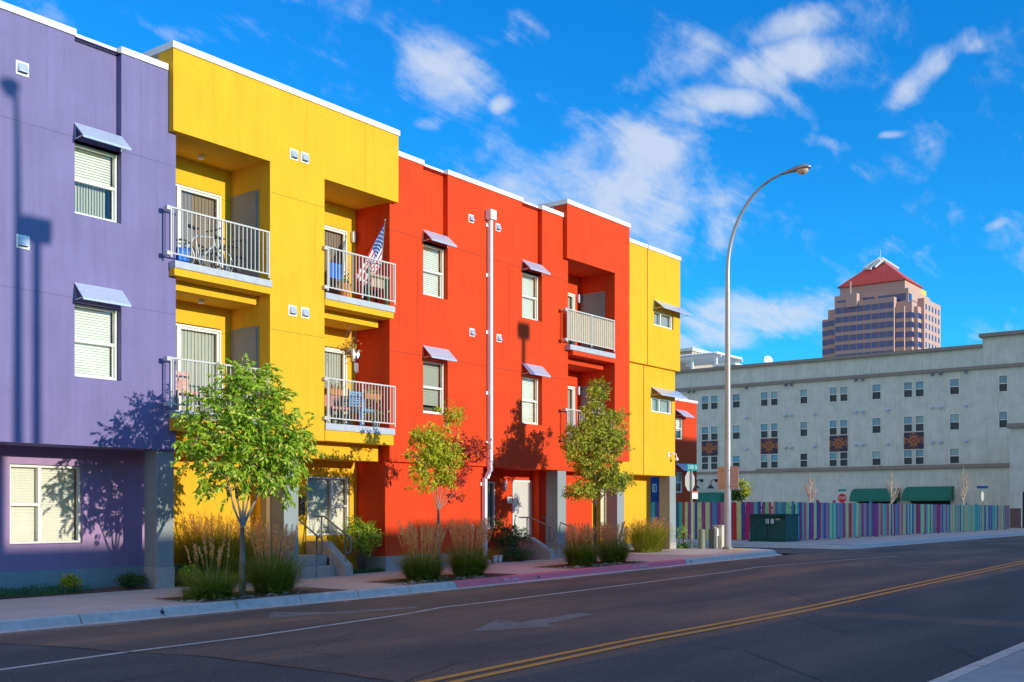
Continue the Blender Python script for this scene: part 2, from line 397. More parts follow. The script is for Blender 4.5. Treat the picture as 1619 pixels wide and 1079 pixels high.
# sidewalks as slabs with score joints
def walk(name, x0, x1, y0, y1, st=1.5, rows=(0,1), gap=.010, mt='sidewalk'):
    m = MB()
    xs = rng(x0, x1, st)
    ys = [y0+(y1-y0)*r for r in rows]
    for a, b in zip(xs, xs[1:]):
        for c, d in zip(ys, ys[1:]):
            m.poly([(a+gap/2,c+gap/2,gz(a)),(b-gap/2,c+gap/2,gz(b)),(b-gap/2,d-gap/2,gz(b)),(a+gap/2,d-gap/2,gz(a))], 0)
    for a, b in zip(xs, xs[1:]):
        m.poly([(a,y0,gz(a)-.012),(b,y0,gz(b)-.012),(b,y1,gz(b)-.012),(a,y1,gz(a)-.012)], 1)
    return tag(m.build(name, [M[mt], M['dirt']]), kind='structure')
walk('sidewalk', -30, kend, 15.905, 19.44, 1.5, (0,.5,1))
m = MB(); pts = [(kend,15.905)]; rr = XC0-.1-kend
for i in range(9):
    an = R(-90+90*i/8); pts.append((kend+rr*math.cos(an), 15.905+rr+rr*math.sin(an)))
pts += [(XC0-.1,60),(35.6,60),(35.6,19.44),(kend,19.44)]
m.poly([(p[0],p[1],gz(p[0])-.002) for p in pts])
tag(m.build('sidewalk', M['sidewalk']), kind='structure')
walk('sidewalk', XC1+1.5, 300, 15.905, 19.2, 3, (0,1))
m = MB(); m.poly([(XC1+.42,17.0,gz(42)-.001),(XC1+1.5,15.95,gz(43)-.001),(XC1+1.5,19.2,gz(43)-.001),(46.3,19.2,gz(46)-.001),(46.3,120,gz(46)-.001),(XC1+.42,120,gz(42)-.001)])
tag(m.build('sidewalk', M['sidewalk']), kind='structure')
m = MB(); m.poly([(46.3,19.2,gz(46)-.01),(300,19.2,-1.31),(300,160,-1.31),(46.3,160,-1.31)])
tag(m.build('gravel_lot', mat('pale_bounce_gravel', (.50,.42,.32), .95, .3, 3, .6, 30)), kind='structure')  # hidden lot, made pale to bounce sunlight onto the grey building
walk('sidewalk', -30, 120, -1.6, 3.015, 1.5, (0,.55,1), mt='stem')  # darker bluish concrete puts the shade on this walk into its colour
m = MB(); strip(m, rng(-30, 120, 10), -15, -1.6, lambda x: gz(x)-.02)
tag(m.build('verge', M['dirt']), kind='structure')
m = MB(); strip(m, rng(-30, 35.6, 4), 19.44, 20.9, lambda x: gz(x)+.01)
tag(m.build('planting_bed', M['dirt']), kind='structure')
# yellow warning strip of the kerb ramp
m = MB(); m.box(kend-.1, XC0-.55, 16.95, 17.5, gz(36)+.001, gz(36)+.006)
for i in range(16):
    for j in range(6):
        m.ball((kend-.04+i*.08, 16.99+j*.09, gz(36)+.006), (.018,.018,.008), 0, 6, 4)
tag(m.build('ramp_paving', mat('yellow_tactile', (.62,.36,.05), .7)), kind='structure')

def G(px, py):
    z = -1.6
    for _ in range(6):
        t = z/((HOR-py)/F); u = (px-809.5)/F; x = (CA+u*SA)*t; z = rz(x)
    return Vector((x, (SA-u*CA)*t, z))
def line_strip(m, pts, w, mi=0, up=.007, sub=1.5):
    for (a, b) in zip(pts, pts[1:]):
        n = max(1, int(abs(b[0]-a[0])/sub)); d = Vector((b[0]-a[0], b[1]-a[1])).normalized(); nn = Vector((-d.y, d.x))*w/2
        for i in range(n):
            p = [a[0]+(b[0]-a[0])*i/n, a[1]+(b[1]-a[1])*i/n]; q = [a[0]+(b[0]-a[0])*(i+1)/n, a[1]+(b[1]-a[1])*(i+1)/n]
            m.poly([(p[0]-nn.x,p[1]-nn.y,rz(p[0])+up),(q[0]-nn.x,q[1]-nn.y,rz(q[0])+up),(q[0]+nn.x,q[1]+nn.y,rz(q[0])+up),(p[0]+nn.x,p[1]+nn.y,rz(p[0])+up)], mi)
m = MB()
pts = [G(0,1060), G(200,1032), G(400,1007), G(640,972), G(700,961), G(930,933), G(1150,905), G(1200,897), G(1300,889), G(1420,880)]
line_strip(m, [(-12, 12.05)]+[(p.x, p.y) for p in pts], .10)
tag(m.build('lane_line', M['linewhite']), kind='structure')
m = MB(); strip(m, rng(-30, 300, 4), 3.48, 7.05, lambda x: rz(x)+.003)
q_ = [G(0,1018), G(110,1024), G(200,1032), G(330,1039), G(540,1066), G(620,1078)]; q_ = [(p.x,p.y) for p in q_]+[(7.6,7.06),(1.0,7.06),(1.0,14.2),(6.0,13.9)]
m.poly([(p[0],p[1],rz(p[0])+.003) for p in q_])
tag(m.build('road_patch', M['asphaltb']), kind='structure')
m = MB()
for dy in (-.13, .13):
    pts = [G(700,1078), G(1000,1015), G(1110,995), G(1300,958), G(1469,921), G(1619,889)]
    p2 = [(p.x, p.y+dy) for p in pts]; line_strip(m, [(-5,p2[0][1])]+p2+[(110,p2[-1][1]+.3)], .125)
tag(m.build('centre_line', M['lineyellow']), kind='structure')
m = MB()
for poly in ([(425,978),(429,968.5),(520,968.6),(560,966),(657,959.8),(662,962),(560,970),(505,972.5)],
             [(745,999.5),(786,980),(822,984.5),(917,969.5),(938,972),(862,987.5),(884,990.5),(800,996)]):
    q = [G(*p) for p in poly]; m.poly([(p.x,p.y,rz(p.x)+.004) for p in q])
tag(m.build('turn_arrow', M['linefaint']), kind='structure')
m = MB()
for (a, b, w) in (((1340,896),(1385,890),.12),((1400,896),(1480,893),.1),((1405,891),(1450,898),.1),((1415,890),(1460,893),.1),((1455,899),(1485,896),.1)):
    pa, pb = G(*a), G(*b); line_strip(m, [(pa.x,pa.y),(pb.x,pb.y)], w)
tag(m.build('cycle_lane_mark', M['linefaint']), kind='structure')
m = MB()
def crack(pts, w, up=.006):
    q = [G(*p) for p in pts]; out = []
    for a, b in zip(q, q[1:]):
        n = max(2, int((b-a).length/.25))
        for i in range(n):
            p = a.lerp(b, i/n); out.append((p.x+rnd.uniform(-.03,.03), p.y+rnd.uniform(-.03,.03)))
    out.append((q[-1].x, q[-1].y)); line_strip(m, out, w, 0, .010, 9)
crack([(0,1018),(110,1024),(200,1032),(330,1039),(540,1066),(620,1078)], .035)
crack([(540,1040),(480,1030),(360,1048),(180,1079)], .014)
crack([(290,982),(420,988),(540,991)], .012)
crack([(560,967),(640,968),(800,985),(1000,990)], .012)
crack([(800,941),(900,943),(1000,945),(1100,925)], .014)
crack([(1150,915),(1300,912),(1400,905)], .03)
crack([(120,1003),(300,1000),(430,990),(520,975)], .012); crack([(640,1079),(720,1050),(900,1030),(1010,1008)], .014)
crack([(1040,1012),(1180,1030),(1300,1079)], .016); crack([(1250,975),(1330,1000),(1500,1020),(1560,1050)], .014); crack([(1300,958),(1240,935),(1190,925),(1120,905)], .014)
crack([(1480,925),(1540,940),(1619,950)], .016); crack([(640,985),(560,1000),(480,1030)], .010); crack([(300,955),(520,948),(700,936),(900,920)], .010)
tag(m.build('road_crack', M['crack']), kind='structure')
m = MB(); strip(m, rng(-20, 36, 3), 15.12, 15.452, lambda x: rz(x)+.004); strip(m, rng(45, 110, 5), 15.0, 15.452, lambda x: rz(x)+.004)
tag(m.build('gutter_grit', worn('gutter_grit', (.30,.25,.20), .74)), kind='structure')

# ------------------------------------------------------------------ building kit
Y0, YT, YB, YG = 19.34, 19.19, 20.55, 20.40
ZS, ZC, ZTOP = 1.245, 9.02, 9.15
def cap(m, x0, x1, y0, y1, z0, z1): m.box(x0, x1, y0, y1, z0, z1)
def window(parent, axis, pos, a0, a1, z0, z1, style='hung', blindcol='blind', dirn=-1, blind=1.0, label=None, gl='glass', slat=True):
    """frame front face at pos; glass and blind behind it. axis Y faces -Y, axis X faces -X"""
    fw = .045; fr = MB(); W = a1-a0; H = z1-z0
    def B(m, p0, p1, q0, q1, d0, d1, mi=0):
        if axis == 'Y': m.box(p0, p1, pos+d0, pos+d1, q0, q1, mi)
        else: m.box(pos+d0, pos+d1, p0, p1, q0, q1, mi)
    B(fr, a0, a0+fw, z0, z1, 0, .09); B(fr, a1-fw, a1, z0, z1, 0, .09)
    B(fr, a0+fw, a1-fw, z0, z0+fw, 0, .09); B(fr, a0+fw, a1-fw, z1-fw, z1, 0, .09)
    zm = z0+H*.5; cells = []
    if style == 'hung':
        B(fr, a0+fw, a1-fw, zm-.03, zm+.03, .015, .085); cells = [(a0+fw, a1-fw, z0+fw, zm-.03, .06), (a0+fw, a1-fw, zm+.03, z1-fw, .04)]
        B(fr, a0+fw, a0+fw+.028, z0+fw, zm-.03, .045, .08); B(fr, a1-fw-.028, a1-fw, z0+fw, zm-.03, .045, .08)
        B(fr, a0+fw+.028, a1-fw-.028, z0+fw, z0+fw+.03, .045, .08)
    elif style in ('picture_left', 'picture_right'):
        mm = a0+W*(.42 if style == 'picture_left' else .60)
        B(fr, mm-.035, mm+.035, z0+fw, z1-fw, 0, .09)
        h0, h1, p0, p1 = (a0+fw, mm-.035, mm+.035, a1-fw) if style == 'picture_left' else (mm+.035, a1-fw, a0+fw, mm-.035)
        B(fr, h0, h1, zm-.03, zm+.03, .01, .085)
        cells = [(h0, h1, z0+fw, zm-.03, .06), (h0, h1, zm+.03, z1-fw, .05), (p0, p1, z0+fw, z1-fw, .04)]
    elif style == 'slider':
        mm = a0+W*.40; B(fr, mm-.03, mm+.03, z0+fw, z1-fw, .01, .085)
        B(fr, mm+.03, mm+.055, z0+fw, z1-fw, .04, .08); B(fr, a1-fw-.025, a1-fw, z0+fw, z1-fw, .04, .08)
        cells = [(a0+fw, mm-.03, z0+fw, z1-fw, .04), (mm+.03, a1-fw, z0+fw, z1-fw, .06)]
    elif style == 'patio':
        mm = a0+W*.5; B(fr, mm-.045, mm+.045, z0+fw, z1-fw, 0, .085)
        B(fr, mm+.045, mm+.08, z0+fw, z1-fw, .03, .08); B(fr, a1-fw-.05, a1-fw, z0+fw, z1-fw, .03, .08)
        B(fr, mm+.08, a1-fw-.05, z1-fw-.05, z1-fw, .03, .08); B(fr, mm+.08, a1-fw-.05, z0+fw, z0+fw+.06, .03, .08)
        cells = [(a0+fw, mm-.045, z0+fw, z1-fw, .04), (mm+.045, a1-fw, z0+fw, z1-fw, .06)]
    else: cells = [(a0+fw, a1-fw, z0+fw, z1-fw, .05)]
    nm = 'patio_door' if style == 'patio' else 'window'
    w = fr.build(nm, M['vinyl'], parent, bevel=.004)
    if label: w['label'] = label
    for (c0, c1, d0, d1, dd) in cells:
        g_ = MB(); P = (lambda a, z: (a, pos+dd, z)) if axis == 'Y' else (lambda a, z: (pos+dd, a, z))
        g_.poly([P(c0,d0), P(c1,d0), P(c1,d1), P(c0,d1)]); g_.build('pane', M[gl], w)
    if blind > 0:
        b = MB(); bz = z1-fw-(H-2*fw)*blind; a_0, a_1 = a0+fw+.02, a1-fw-.02
        if style == 'patio' or not slat:
            n = int((a_1-a_0)/.09); s_ = (a_1-a_0)/n
            for i in range(n):
                u0 = a_0+i*s_; u1 = u0+s_*.98; off = .014
                q = [(u0, .13), (u1, .13+off)]
                P = (lambda a, d, z: (a, pos+d, z)) if axis == 'Y' else (lambda a, d, z: (pos+d, a, z))
                b.poly([P(q[0][0],q[0][1],bz), P(q[1][0],q[1][1],bz), P(q[1][0],q[1][1],z1-fw), P(q[0][0],q[0][1],z1-fw)])
        else:
            n = max(4, int((z1-fw-bz)/.05)); s_ = (z1-fw-bz)/n
            P = (lambda a, d, z: (a, pos+d, z)) if axis == 'Y' else (lambda a, d, z: (pos+d, a, z))
            for i in range(n):
                u0 = bz+i*s_; u1 = u0+s_*1.02
                b.poly([P(a_0,.115,u0), P(a_1,.115,u0), P(a_1,.14,u1), P(a_0,.14,u1)])
        b.build('blind', M[blindcol], w)
    return w
def awning(parent, a0, a1, Y, zt, zb, proj=.31):
    m = MB(); t = .012
    # folded sheet with a turned down front lip
    m.prism([(Y-.005,zt),(Y-.005,zt-t),(Y-proj,zb-t-.01),(Y-proj-.008,zb-t-.035),(Y-proj-.02,zb-t-.03),(Y-proj-.012,zb)], 'X', a0, a1)
    w = m.build('awning', M['galv'], parent)
    for a in (a0+.012, a1-.032):
        b = MB(); b.tube([(a+.01,Y-.01,zb-.02),(a+.01,Y-proj+.03,zb+.005)], .009, 6); b.tube([(a+.01,Y-.01,zb-.02),(a+.01,Y-.01,zt-.02)], .012, 6)
        b.build('bracket', M['white'], w)
    return w
def vent(parent, c, s=.105):
    m = MB(); x, y, z = c
    m.box(x-s, x+s, y-.012, y, z-s, z+s, 0)
    h = s*.72
    m.prism([(y-.013,z+h),(y-.025,z+h),(y-.085,z-h*.72),(y-.085,z-h*.85),(y-.013,z-h*.85)], 'X', x-h, x+h, 1)
    m.box(x-h+.01, x+h-.01, y-.078, y-.02, z-h*.85-.004, z-h*.85+.0, 2)
    return m.build('vent', [M['cap'], M['galv'], M['black']], parent)
def railing(parent, x0, x1, Y, z0, z1, n, mid=True, lbl=None):
    m = MB()
    m.box(x0-.02, x1+.02, Y-.022, Y+.022, z1-.035, z1); m.box(x0-.02, x1+.02, Y-.015, Y+.015, z0, z0+.03)
    for x in (x0, x1)+(((x0+x1)/2,) if mid else ()):
        m.box(x-.018, x+.018, Y-.018, Y+.018, z0-.07, z1-.035)
    m.box(x0-.10, x0+.02, Y-.01, Y+.12, z1-.075, z1+.01); m.box(x0-.10, x0+.02, Y-.01, Y+.12, z0-.03, z0+.05)
    w = m.build('railing', M['railm'], parent, bevel=.003)
    if lbl: w['label'] = lbl
    b0 = MB(); b0.box(-.009, .009, -.009, .009, z0+.03, z1-.035); first = None
    for i in range(n):
        x = x0+(x1-x0)*(i+.5)/n
        if mid and abs(x-(x0+x1)/2) < .03: continue
        if first is None:
            first = b0.build('baluster', M['railm'], w); first.location = (x, Y, 0)
        else:
            c = first.copy(); C.objects.link(c); c.location = (x, Y, 0)
    return w
def pier(parent, x0, x1, ztop=ZS):
    zb = -1.15 if x0 < 25 else -1.12
    o = pbox('column', M['slate'], parent, x0, x1, 19.40, 19.83, zb, ztop, bevel=.01)
    pbox('footing', M['concrete'], o, x0-.012, x1+.012, 19.388, 19.842, gz(x0)-.3, zb, bevel=.008)
    return o
def wall_lamp(parent, x, Y, z):
    m = MB(); m.prism([(x+.055*math.cos(t_*math.pi/6), z+.13*(1 if math.sin(t_*math.pi/6) > 0 else -1)*.55+.075*math.sin(t_*math.pi/6)) for t_ in range(12)], 'Y', Y-.09, Y-.012, 0)
    m.prism([(x+.065*math.cos(t_*math.pi/6), z+.13*(1 if math.sin(t_*math.pi/6) > 0 else -1)*.55+.09*math.sin(t_*math.pi/6)) for t_ in range(12)], 'Y', Y-.014, Y, 1)
    return m.build('wall_lamp', [M['white'], M['steel']], parent)
def downlight(parent, x, y, z):
    return one('ceiling_lamp', M['white'], parent, lambda m: m.tube([(x,y,z),(x,y,z-.07)], .07, 12))
def patio(parent, a0, a1, zf, blindcol='curtain', cut=0, label=None):
    return window(parent, 'Y', YB-.02, a0, a1, zf+.02, zf+2.05, 'patio', blindcol, blind=1.0)
def store_door(parent, X, zf, y0=19.62, y1=20.48):
    m = MB(); m.box(X-.02, X-.001, y0-.05, y1+.03, zf, zf+2.09, 1); m.box(X-.035, X-.021, y0, y1-.02, zf+.02, zf+2.04, 0)
    for h in (.3, 1.0, 1.8): m.box(X-.048, X-.036, y0+.005, y0+.03, zf+h, zf+h+.12, 1)
    d = m.build('door', [M['greydoor'], M['slate']], parent)
    one('handle', M['amber'], d, lambda q: q.tube([(X-.036, y1-.10, zf+1.12),(X-.07, y1-.10, zf+1.08),(X-.075, y1-.10, zf+.95),(X-.036, y1-.10, zf+.93)], .014, 6))
    return d
JT = (7.10, 4.05)
WZ3, WZ2 = (5.66, 7.05), (2.56, 3.98)
def slot_bay(m, a0, a1): return (a0, a1, WZ3[1]+.0, ZC, .15, 0)
def joints(parent, mt, spans, Y):
    for (a, b, z) in spans: pbox('control_joint', mt, parent, a, b, Y-.003, Y+.003, z-.006, z+.006)
def dk(name, c): return mat(name, [x*.45 for x in c], .9, .1)
JM = {'purple': dk('purple_joint', (.30,.275,.53)), 'yellow': dk('yellow_joint', (.84,.55,.035)), 'red': dk('red_joint', (.78,.082,.022))}

# ------------------------------------------------------------------ purple block
XP = XY(278, Y0)
bp_ = thing('apartment_building', (8, 24, gz(8)), 'lavender three storey stucco apartment block at the left end of the row', 'building', 'stucco blocks of the apartment row')
m = MB(); s0, s1 = XY(118, Y0), XY(192, Y0)
sx = [(-12, None)]
w3 = (s0, s1, WZ3[0], WZ3[1], .45, 1); w2 = (s0, s1, WZ2[0], WZ2[1], .45, 1)
m.wall('Y', Y0, -14, XP, ZS, ZC, [w3, w2, slot_bay(m, s0, s1), (3.0,4.0,WZ3[0],WZ3[1],.45,1), (3.0,4.0,WZ2[0],WZ2[1],.45,1)])
m.poly([(-14,Y0,ZS),(XP,Y0,ZS),(XP,20.85,ZS),(-14,20.85,ZS)]); m.poly([(XP,Y0,ZS),(XP,Y0,ZC),(XP,20.6,ZC),(XP,20.6,ZS)])
m.box(-14, XP-.02, 19.85, 31, ZS+.01, 8.9)
m.box(-14, s0, Y0+.002, 19.84, ZC-.02, ZC-.001); m.box(s1, XP, Y0+.002, 19.84, ZC-.02, ZC-.001)
m.build('wall', [M['purple'], M['dark']], bp_)
m = MB(); gx0, gx1 = XY(15.6, YG), XY(130.6, YG)
m.wall('Y', YG, -14, XP, -1.17, ZS-.001, [(gx0, gx1, -.65, .90, .4, 1)])
m.box(XP-.02, XP+.02, YG+.002, 20.7, -1.17, ZS-.002)
m.build('ground_floor_wall', [M['purple_low'], M['dark']], bp_)
pbox('stem_wall', M['stem'], bp_, -14, XP-.03, YG-.02, 20.7, -2.0, -1.17)
m = MB(); cap(m, -14, s0+.02, Y0-.035, 19.8, ZC, ZTOP); cap(m, s0+.021, s1-.02, Y0+.115, 19.8, ZC-.001, ZTOP-.012); cap(m, s1-.019, XP-.2, Y0-.035, 19.8, ZC, ZTOP)
m.build('roof_cap', M['cap'], bp_, bevel=.006)
joints(bp_, JM['purple'], [(-14, s0, JT[0]), (s1, XP, JT[0]), (-14, s0, JT[1]), (s1, XP, JT[1]), (s0, s1, 4.6)][:4], Y0)
w = window(bp_, 'Y', Y0+.14, s0+.01, s1-.01, WZ3[0]+.01, WZ3[1]-.01, 'hung', blind=.45)
one('curtain', M['curtain'], w, lambda q: [q.poly([(s0+.08+i*.06,Y0+.32,WZ3[0]+.05),(s0+.14+i*.06,Y0+.345,WZ3[0]+.05),(s0+.14+i*.06,Y0+.345,WZ3[1]),(s0+.08+i*.06,Y0+.32,WZ3[1])]) for i in range(13)])
window(bp_, 'Y', Y0+.14, s0+.01, s1-.01, WZ2[0]+.01, WZ2[1]-.01, 'hung', blind=1)
awning(bp_, s0-.01, s1+.02, Y0+.02, 7.39, 7.09); awning(bp_, s0-.01, s1+.02, Y0+.02, 4.36, 4.03)
window(bp_, 'Y', YG+.06, gx0+.01, gx1-.01, -.64, .89, 'picture_left', blind=1)
for (vx, vy) in ((35, 109), (36, 383)): vent(bp_, onY(vx, vy, Y0), .125)
pier(bp_, XY(248, 19.4), XY(275, 19.4))

# ------------------------------------------------------------------ yellow block
XA, XL, XM, XR = XY(267, Y0), XY(427, YT), XY(513, YT), XY(616, Y0)
XF = XY(630, YT)
by = thing('apartment_building', (17, 24, gz(17)), 'bright yellow apartment block with four open balconies between lavender and red blocks', 'building', 'stucco blocks of the apartment row')
m = MB()
m.box(XA, XF, YT, 19.71, 7.78, 9.46)
m.box(XL, XM, YT, 20.95, 1.64, 7.779)
m.box(XP+.002, XR-.002, 19.711, 20.95, 7.781, 8.9)
patL = (XP-.2, XY(349, YB)); patR = (XY(513, YB)-1.75, XY(548, YB)); patR = (patR[1]-1.85, patR[1])
for zf, zt in ((2.07, 4.62), (5.12, 7.78)):
    m.wall('Y', YB, XP, XL, zf-.3, zt+.05, [(max(patL[0],XP+.001), patL[1], zf, zf+2.07, .3, 1)])
    m.wall('Y', YB, XM, XR, zf-.3, zt+.05, [(max(patR[0],XM+.001), patR[1], zf, zf+2.07, .3, 1)])
m.box(XP+.002, XL-.002, 19.6, 20.56, 4.62, 4.97); m.box(XM+.002, XR-.15, 19.6, 20.56, 4.62, 4.97)
m.box(XP+.002, XR-.15, 19.6, 20.95, ZS, 1.639)
m.box(XP+.002, XR-.002, 20.96, 31, ZS+.02, 8.85)
m.build('wall', [M['yellow'], M['room']], by)
m = MB(); cap(m, XA-.03, XF+.03, YT-.035, 19.75, 9.46, 9.60); cap(m, XA-.03, XA+.12, 19.751, 21.4, 9.46, 9.60)
m.build('roof_cap', M['cap'], by, bevel=.006)
XSE = XY(625, 19.14)
for (z0, z1, zb) in ((1.90, 2.06, 1.645), (4.97, 5.12, 4.82)):
    for (a, b) in ((XY(277, 19.14), XL+.02), (XM-.015 if False else XM+.0, XSE)):
        o = pbox('balcony_slab', M['slabedge'], by, a, b, 19.14, 20.54, z0, z1, bevel=.006)
        pbox('beam', M['yellow'], o, a+.005, b-.03 if b > 20 else b-.03, 19.17, 19.599, zb, z0-.001)
for zf in (2.06, 5.12):
    patio(by, patL[0], patL[1], zf, 'curtain' if zf < 3 else 'brownblind'); patio(by, patR[0], patR[1], zf, 'curtain' if zf < 3 else 'brownblind')
    store_door(by, XL, zf); wall_lamp(by, XY(556.5, YB), YB, zf+1.93)
    railing(by, XY(270.5, 19.1), XY(425, 19.1), 19.1, zf+.10, zf+1.06, 23)
    railing(by, XM+.02, XY(624, 19.1), 19.1, zf+.10, zf+1.06, 21)
    downlight(by, XP+1.2, 20.1, (4.62 if zf < 3 else 7.78))
for (vx, vy) in ((464.5, 245), (481.5, 250), (462, 491.5), (482, 495)): vent(by, onY(vx, vy, YT), .12)
m = MB(); gy0, gy1 = XY(486, 20.45), XY(552.7, 20.45); XQ = XY(449, 19.4)
m.wall('Y', YG+.03, XP+.02, XQ, -1.17, ZS-.002); m.wall('Y', 20.45, XQ, XY(609, 19.45), -1.6, ZS-.002, [(gy0, gy1, -.62, .86, .4, 1)])
m.box(XQ-.002, XQ+.1, 19.835, 20.449, -1.17, ZS-.003)
m.build('ground_floor_wall', [M['yellow'], M['dark']], by)
pbox('stem_wall', M['stem'], by, XP+.02, XQ, YG+.01, 20.7, -2.0, -1.17)
window(by, 'Y', 20.45+.03, gy0+.01, gy1-.01, -.61, .85, 'picture_right', blind=1)
m = MB(); m.box(XQ-.03, XQ-.004, 19.86, 19.97, gz(17)+.3, .95, 0); m.box(XQ-.02, XQ-.003, 19.98, 20.2, gz(17)+.3, .90, 1)
m.build('door', [M['white'], M['greydoor']], by)
pier(by, XQ, XY(472, 19.4))
m = MB(); c = onY(477, 815, 20.45); m.box(c.x-.16, c.x-.02, 20.30, 20.44, -.1, .35, 0); m.build('mailbox', M['black'], by, bevel=.01)
joints(by, JM['yellow'], [(XL, XM, JT[0]), (XL, XM, JT[1])], YT)
joints(by, JM['yellow'], [(patL[1], XL, 7.10), (patL[1], XL, 4.05)], YB)

# ------------------------------------------------------------------ red block
XT0, XT1 = XY(896.8, YT), XY(995.3, YT); XO0, XO1 = XY(898, Y0), XY(972, YT)
br = thing('apartment_building', (26, 24, gz(26)), 'orange red apartment block with a white downspout and stacked corner balconies', 'building', 'stucco blocks of the apartment row')
m = MB(); a0, a1 = XY(669, Y0), XY(708, Y0); b0, b1 = XY(825.5, Y0), XY(857, Y0)
hs = []
for (p, q) in ((a0, a1), (b0, b1)):
    hs += [(p, q, WZ3[0], WZ3[1], .45, 1), (p, q, WZ2[0], WZ2[1], .45, 1), slot_bay(m, p, q)]
m.wall('Y', Y0, XR, XO0, ZS, ZC, hs)
m.poly([(XR,Y0,ZS),(XO0,Y0,ZS),(XO0,20.85,ZS),(XR,20.85,ZS)])
m.box(XR, XO0-.001, 19.85, 31, ZS+.01, 8.9)
m.poly([(XR,Y0,ZS),(XR,Y0,ZC),(XR,19.85,ZC),(XR,19.85,ZS)])
m.poly([(XO0,Y0,ZS),(XO0,Y0,ZC),(XO0,20.6,ZC),(XO0,20.6,ZS)])
# corner tower
m.box(XT0, XT1, YT, 19.71, 7.76, 9.42)
m.box(XO1, XT1, YT, 20.95, 1.64, 7.759)
m.box(XO0+.002, XO1, 19.711, 20.95, 7.761, 8.9)
patT = (XY(909, YB)-1.85, XY(909, YB)-.02)
for zf, zt in ((2.07, 4.62), (5.12, 7.78)):
    m.wall('Y', YB, XO0, XO1, zf-.3, zt+.05, [(XO0+.001, patT[1], zf, zf+2.07, .3, 1)])
m.box(XO0+.002, XO1-.002, 19.6, 20.56, 4.62, 4.97); m.box(XO0+.002, XT1-.08, 19.6, 20.95, ZS, 1.639)
m.box(XO0, XT1-.002, 20.96, 31, ZS+.02, 8.85)
m.build('wall', [M['red'], M['room']], br)
XG1 = XY(765, 19.45)
m = MB(); XRL = XY(609, 19.45)
m.box(XRL, XG1, 19.45, 20.7, -1.15, ZS-.004)
XD1 = XY(852, 20.12); n0, n1 = XY(771, YG), XY(784, YG)
m.wall('Y', YG, XG1, XD1, -1.7, ZS-.002, [(n0, n1, -.55, .88, .3, 1)])
m.box(XD1, XY(936, 20.12), 20.12, 20.7, -1.15, ZS-.004)
m.build('ground_floor_wall', [M['red'], M['dark']], br)
m = MB(); m.box(XRL+.004, XG1-.004, 19.438, 20.65, -2.0, -1.15); m.build('stem_wall', M['stem'], br)
pbox('stem_wall', M['stem'], br, XD1+.004, XY(935, 20.1), 20.11, 20.65, -2.0, -1.15)
m = MB(); cap(m, XR+.1, a0+.02, Y0-.035, 19.8, ZC, ZTOP); cap(m, a0+.021, a1-.02, Y0+.115, 19.8, ZC-.001, ZTOP-.012)
cap(m, a1-.019, b0+.02, Y0-.035, 19.8, ZC, ZTOP); cap(m, b0+.021, b1-.02, Y0+.115, 19.8, ZC-.001, ZTOP-.012); cap(m, b1-.019, XY(891.4, Y0), Y0-.035, 19.8, ZC, ZTOP)
cap(m, XT0-.03, XT1+.03, YT-.035, 19.75, 9.42, 9.56); cap(m, XT0-.03, XT0+.12, 19.751, 21.6, 9.42, 9.56)
m.build('roof_cap', M['cap'], br, bevel=.006)
for i, (p, q) in enumerate(((a0, a1), (b0, b1))):
    window(br, 'Y', Y0+.14, p+.01, q-.01, WZ3[0]+.01, WZ3[1]-.01, 'hung', blind=1, blindcol='blind')
    window(br, 'Y', Y0+.14, p+.01, q-.01, WZ2[0]+.01, WZ2[1]-.01, 'hung', blind=.85 if i == 0 else 1, blindcol='curtain' if i == 0 else 'blind')
    awning(br, p-.01, q+.02, Y0+.02, 7.36, 7.07); awning(br, p-.01, q+.02, Y0+.02, 4.34, 4.02)
for (vx, vy) in ((744.5, 346), (787, 360), (746, 526), (788.5, 535)): vent(br, onY(vx, vy, Y0), .11)
window(br, 'Y', YG+.03, n0, n1, -.54, .87, 'plain', blind=1, blindcol='curtain', slat=False)
d0, d1 = XY(809.5, YG), XY(839.4, YG)
m = MB(); m.box(d0, d0+.06, YG-.03, YG+.01, -1.14, .94, 0); m.box(d1-.06, d1, YG-.03, YG+.01, -1.14, .94, 0); m.box(d0+.06, d1-.06, YG-.03, YG+.01, .88, .94, 0)
m.box(d0+.06, d1-.18, YG-.018, YG-.002, -1.12, .88, 1); m.box(d1-.175, d1-.065, YG-.012, YG-.002, -1.12, .88, 2)
o = m.build('door', [M['white'], M['whitedoor'], M['greydoor']], br)
one('handle', M['steel'], o, lambda q: q.ball((d0+.14, YG-.05, -.15), .03, 0, 8, 6))
wall_lamp(br, XY(796.5, YG), YG, ZY(796.5, 768, YG))
c = onY(805, 791, YG); o = pbox('house_number_plate', M['white'], br, c.x-.11, c.x+.11, YG-.02, YG-.001, c.z-.1, c.z+.1)
def text(s, size, name, mt, parent, mtx, sx=1.0, align='CENTER'):
    cu = bpy.data.curves.new(name, 'FONT'); cu.body = s; cu.size = size; cu.extrude = .0015; cu.align_x = align; cu.align_y = 'CENTER'; cu.resolution_u = 2
    t = bpy.data.objects.new(name, cu); C.objects.link(t)
    bpy.context.view_layer.update()
    me = bpy.data.meshes.new_from_object(t); bpy.data.objects.remove(t)
    me.transform(Matrix.Diagonal((sx, 1, 1, 1))); me.transform(mtx); me.materials.append(mt)
    o = bpy.data.objects.new(name, me); C.objects.link(o); hook(o, parent); return o
FACE = Matrix.Rotation(R(90), 4, 'X')       # text upright, read from -Y
m = MB(); c1 = XY(775.5, 19.25); pw = .052
m.box(c1-pw, c1+pw, 19.20, 19.325, 1.10, 8.15)
m.box(c1-.13, c1+.13, 19.13, 19.33, 8.15, 8.42)
for z in (8.0, 6.6, 5.0, 3.3, 1.9): m.box(c1-pw-.07, c1+pw+.01, 19.30, 19.338, z-.05, z+.05)
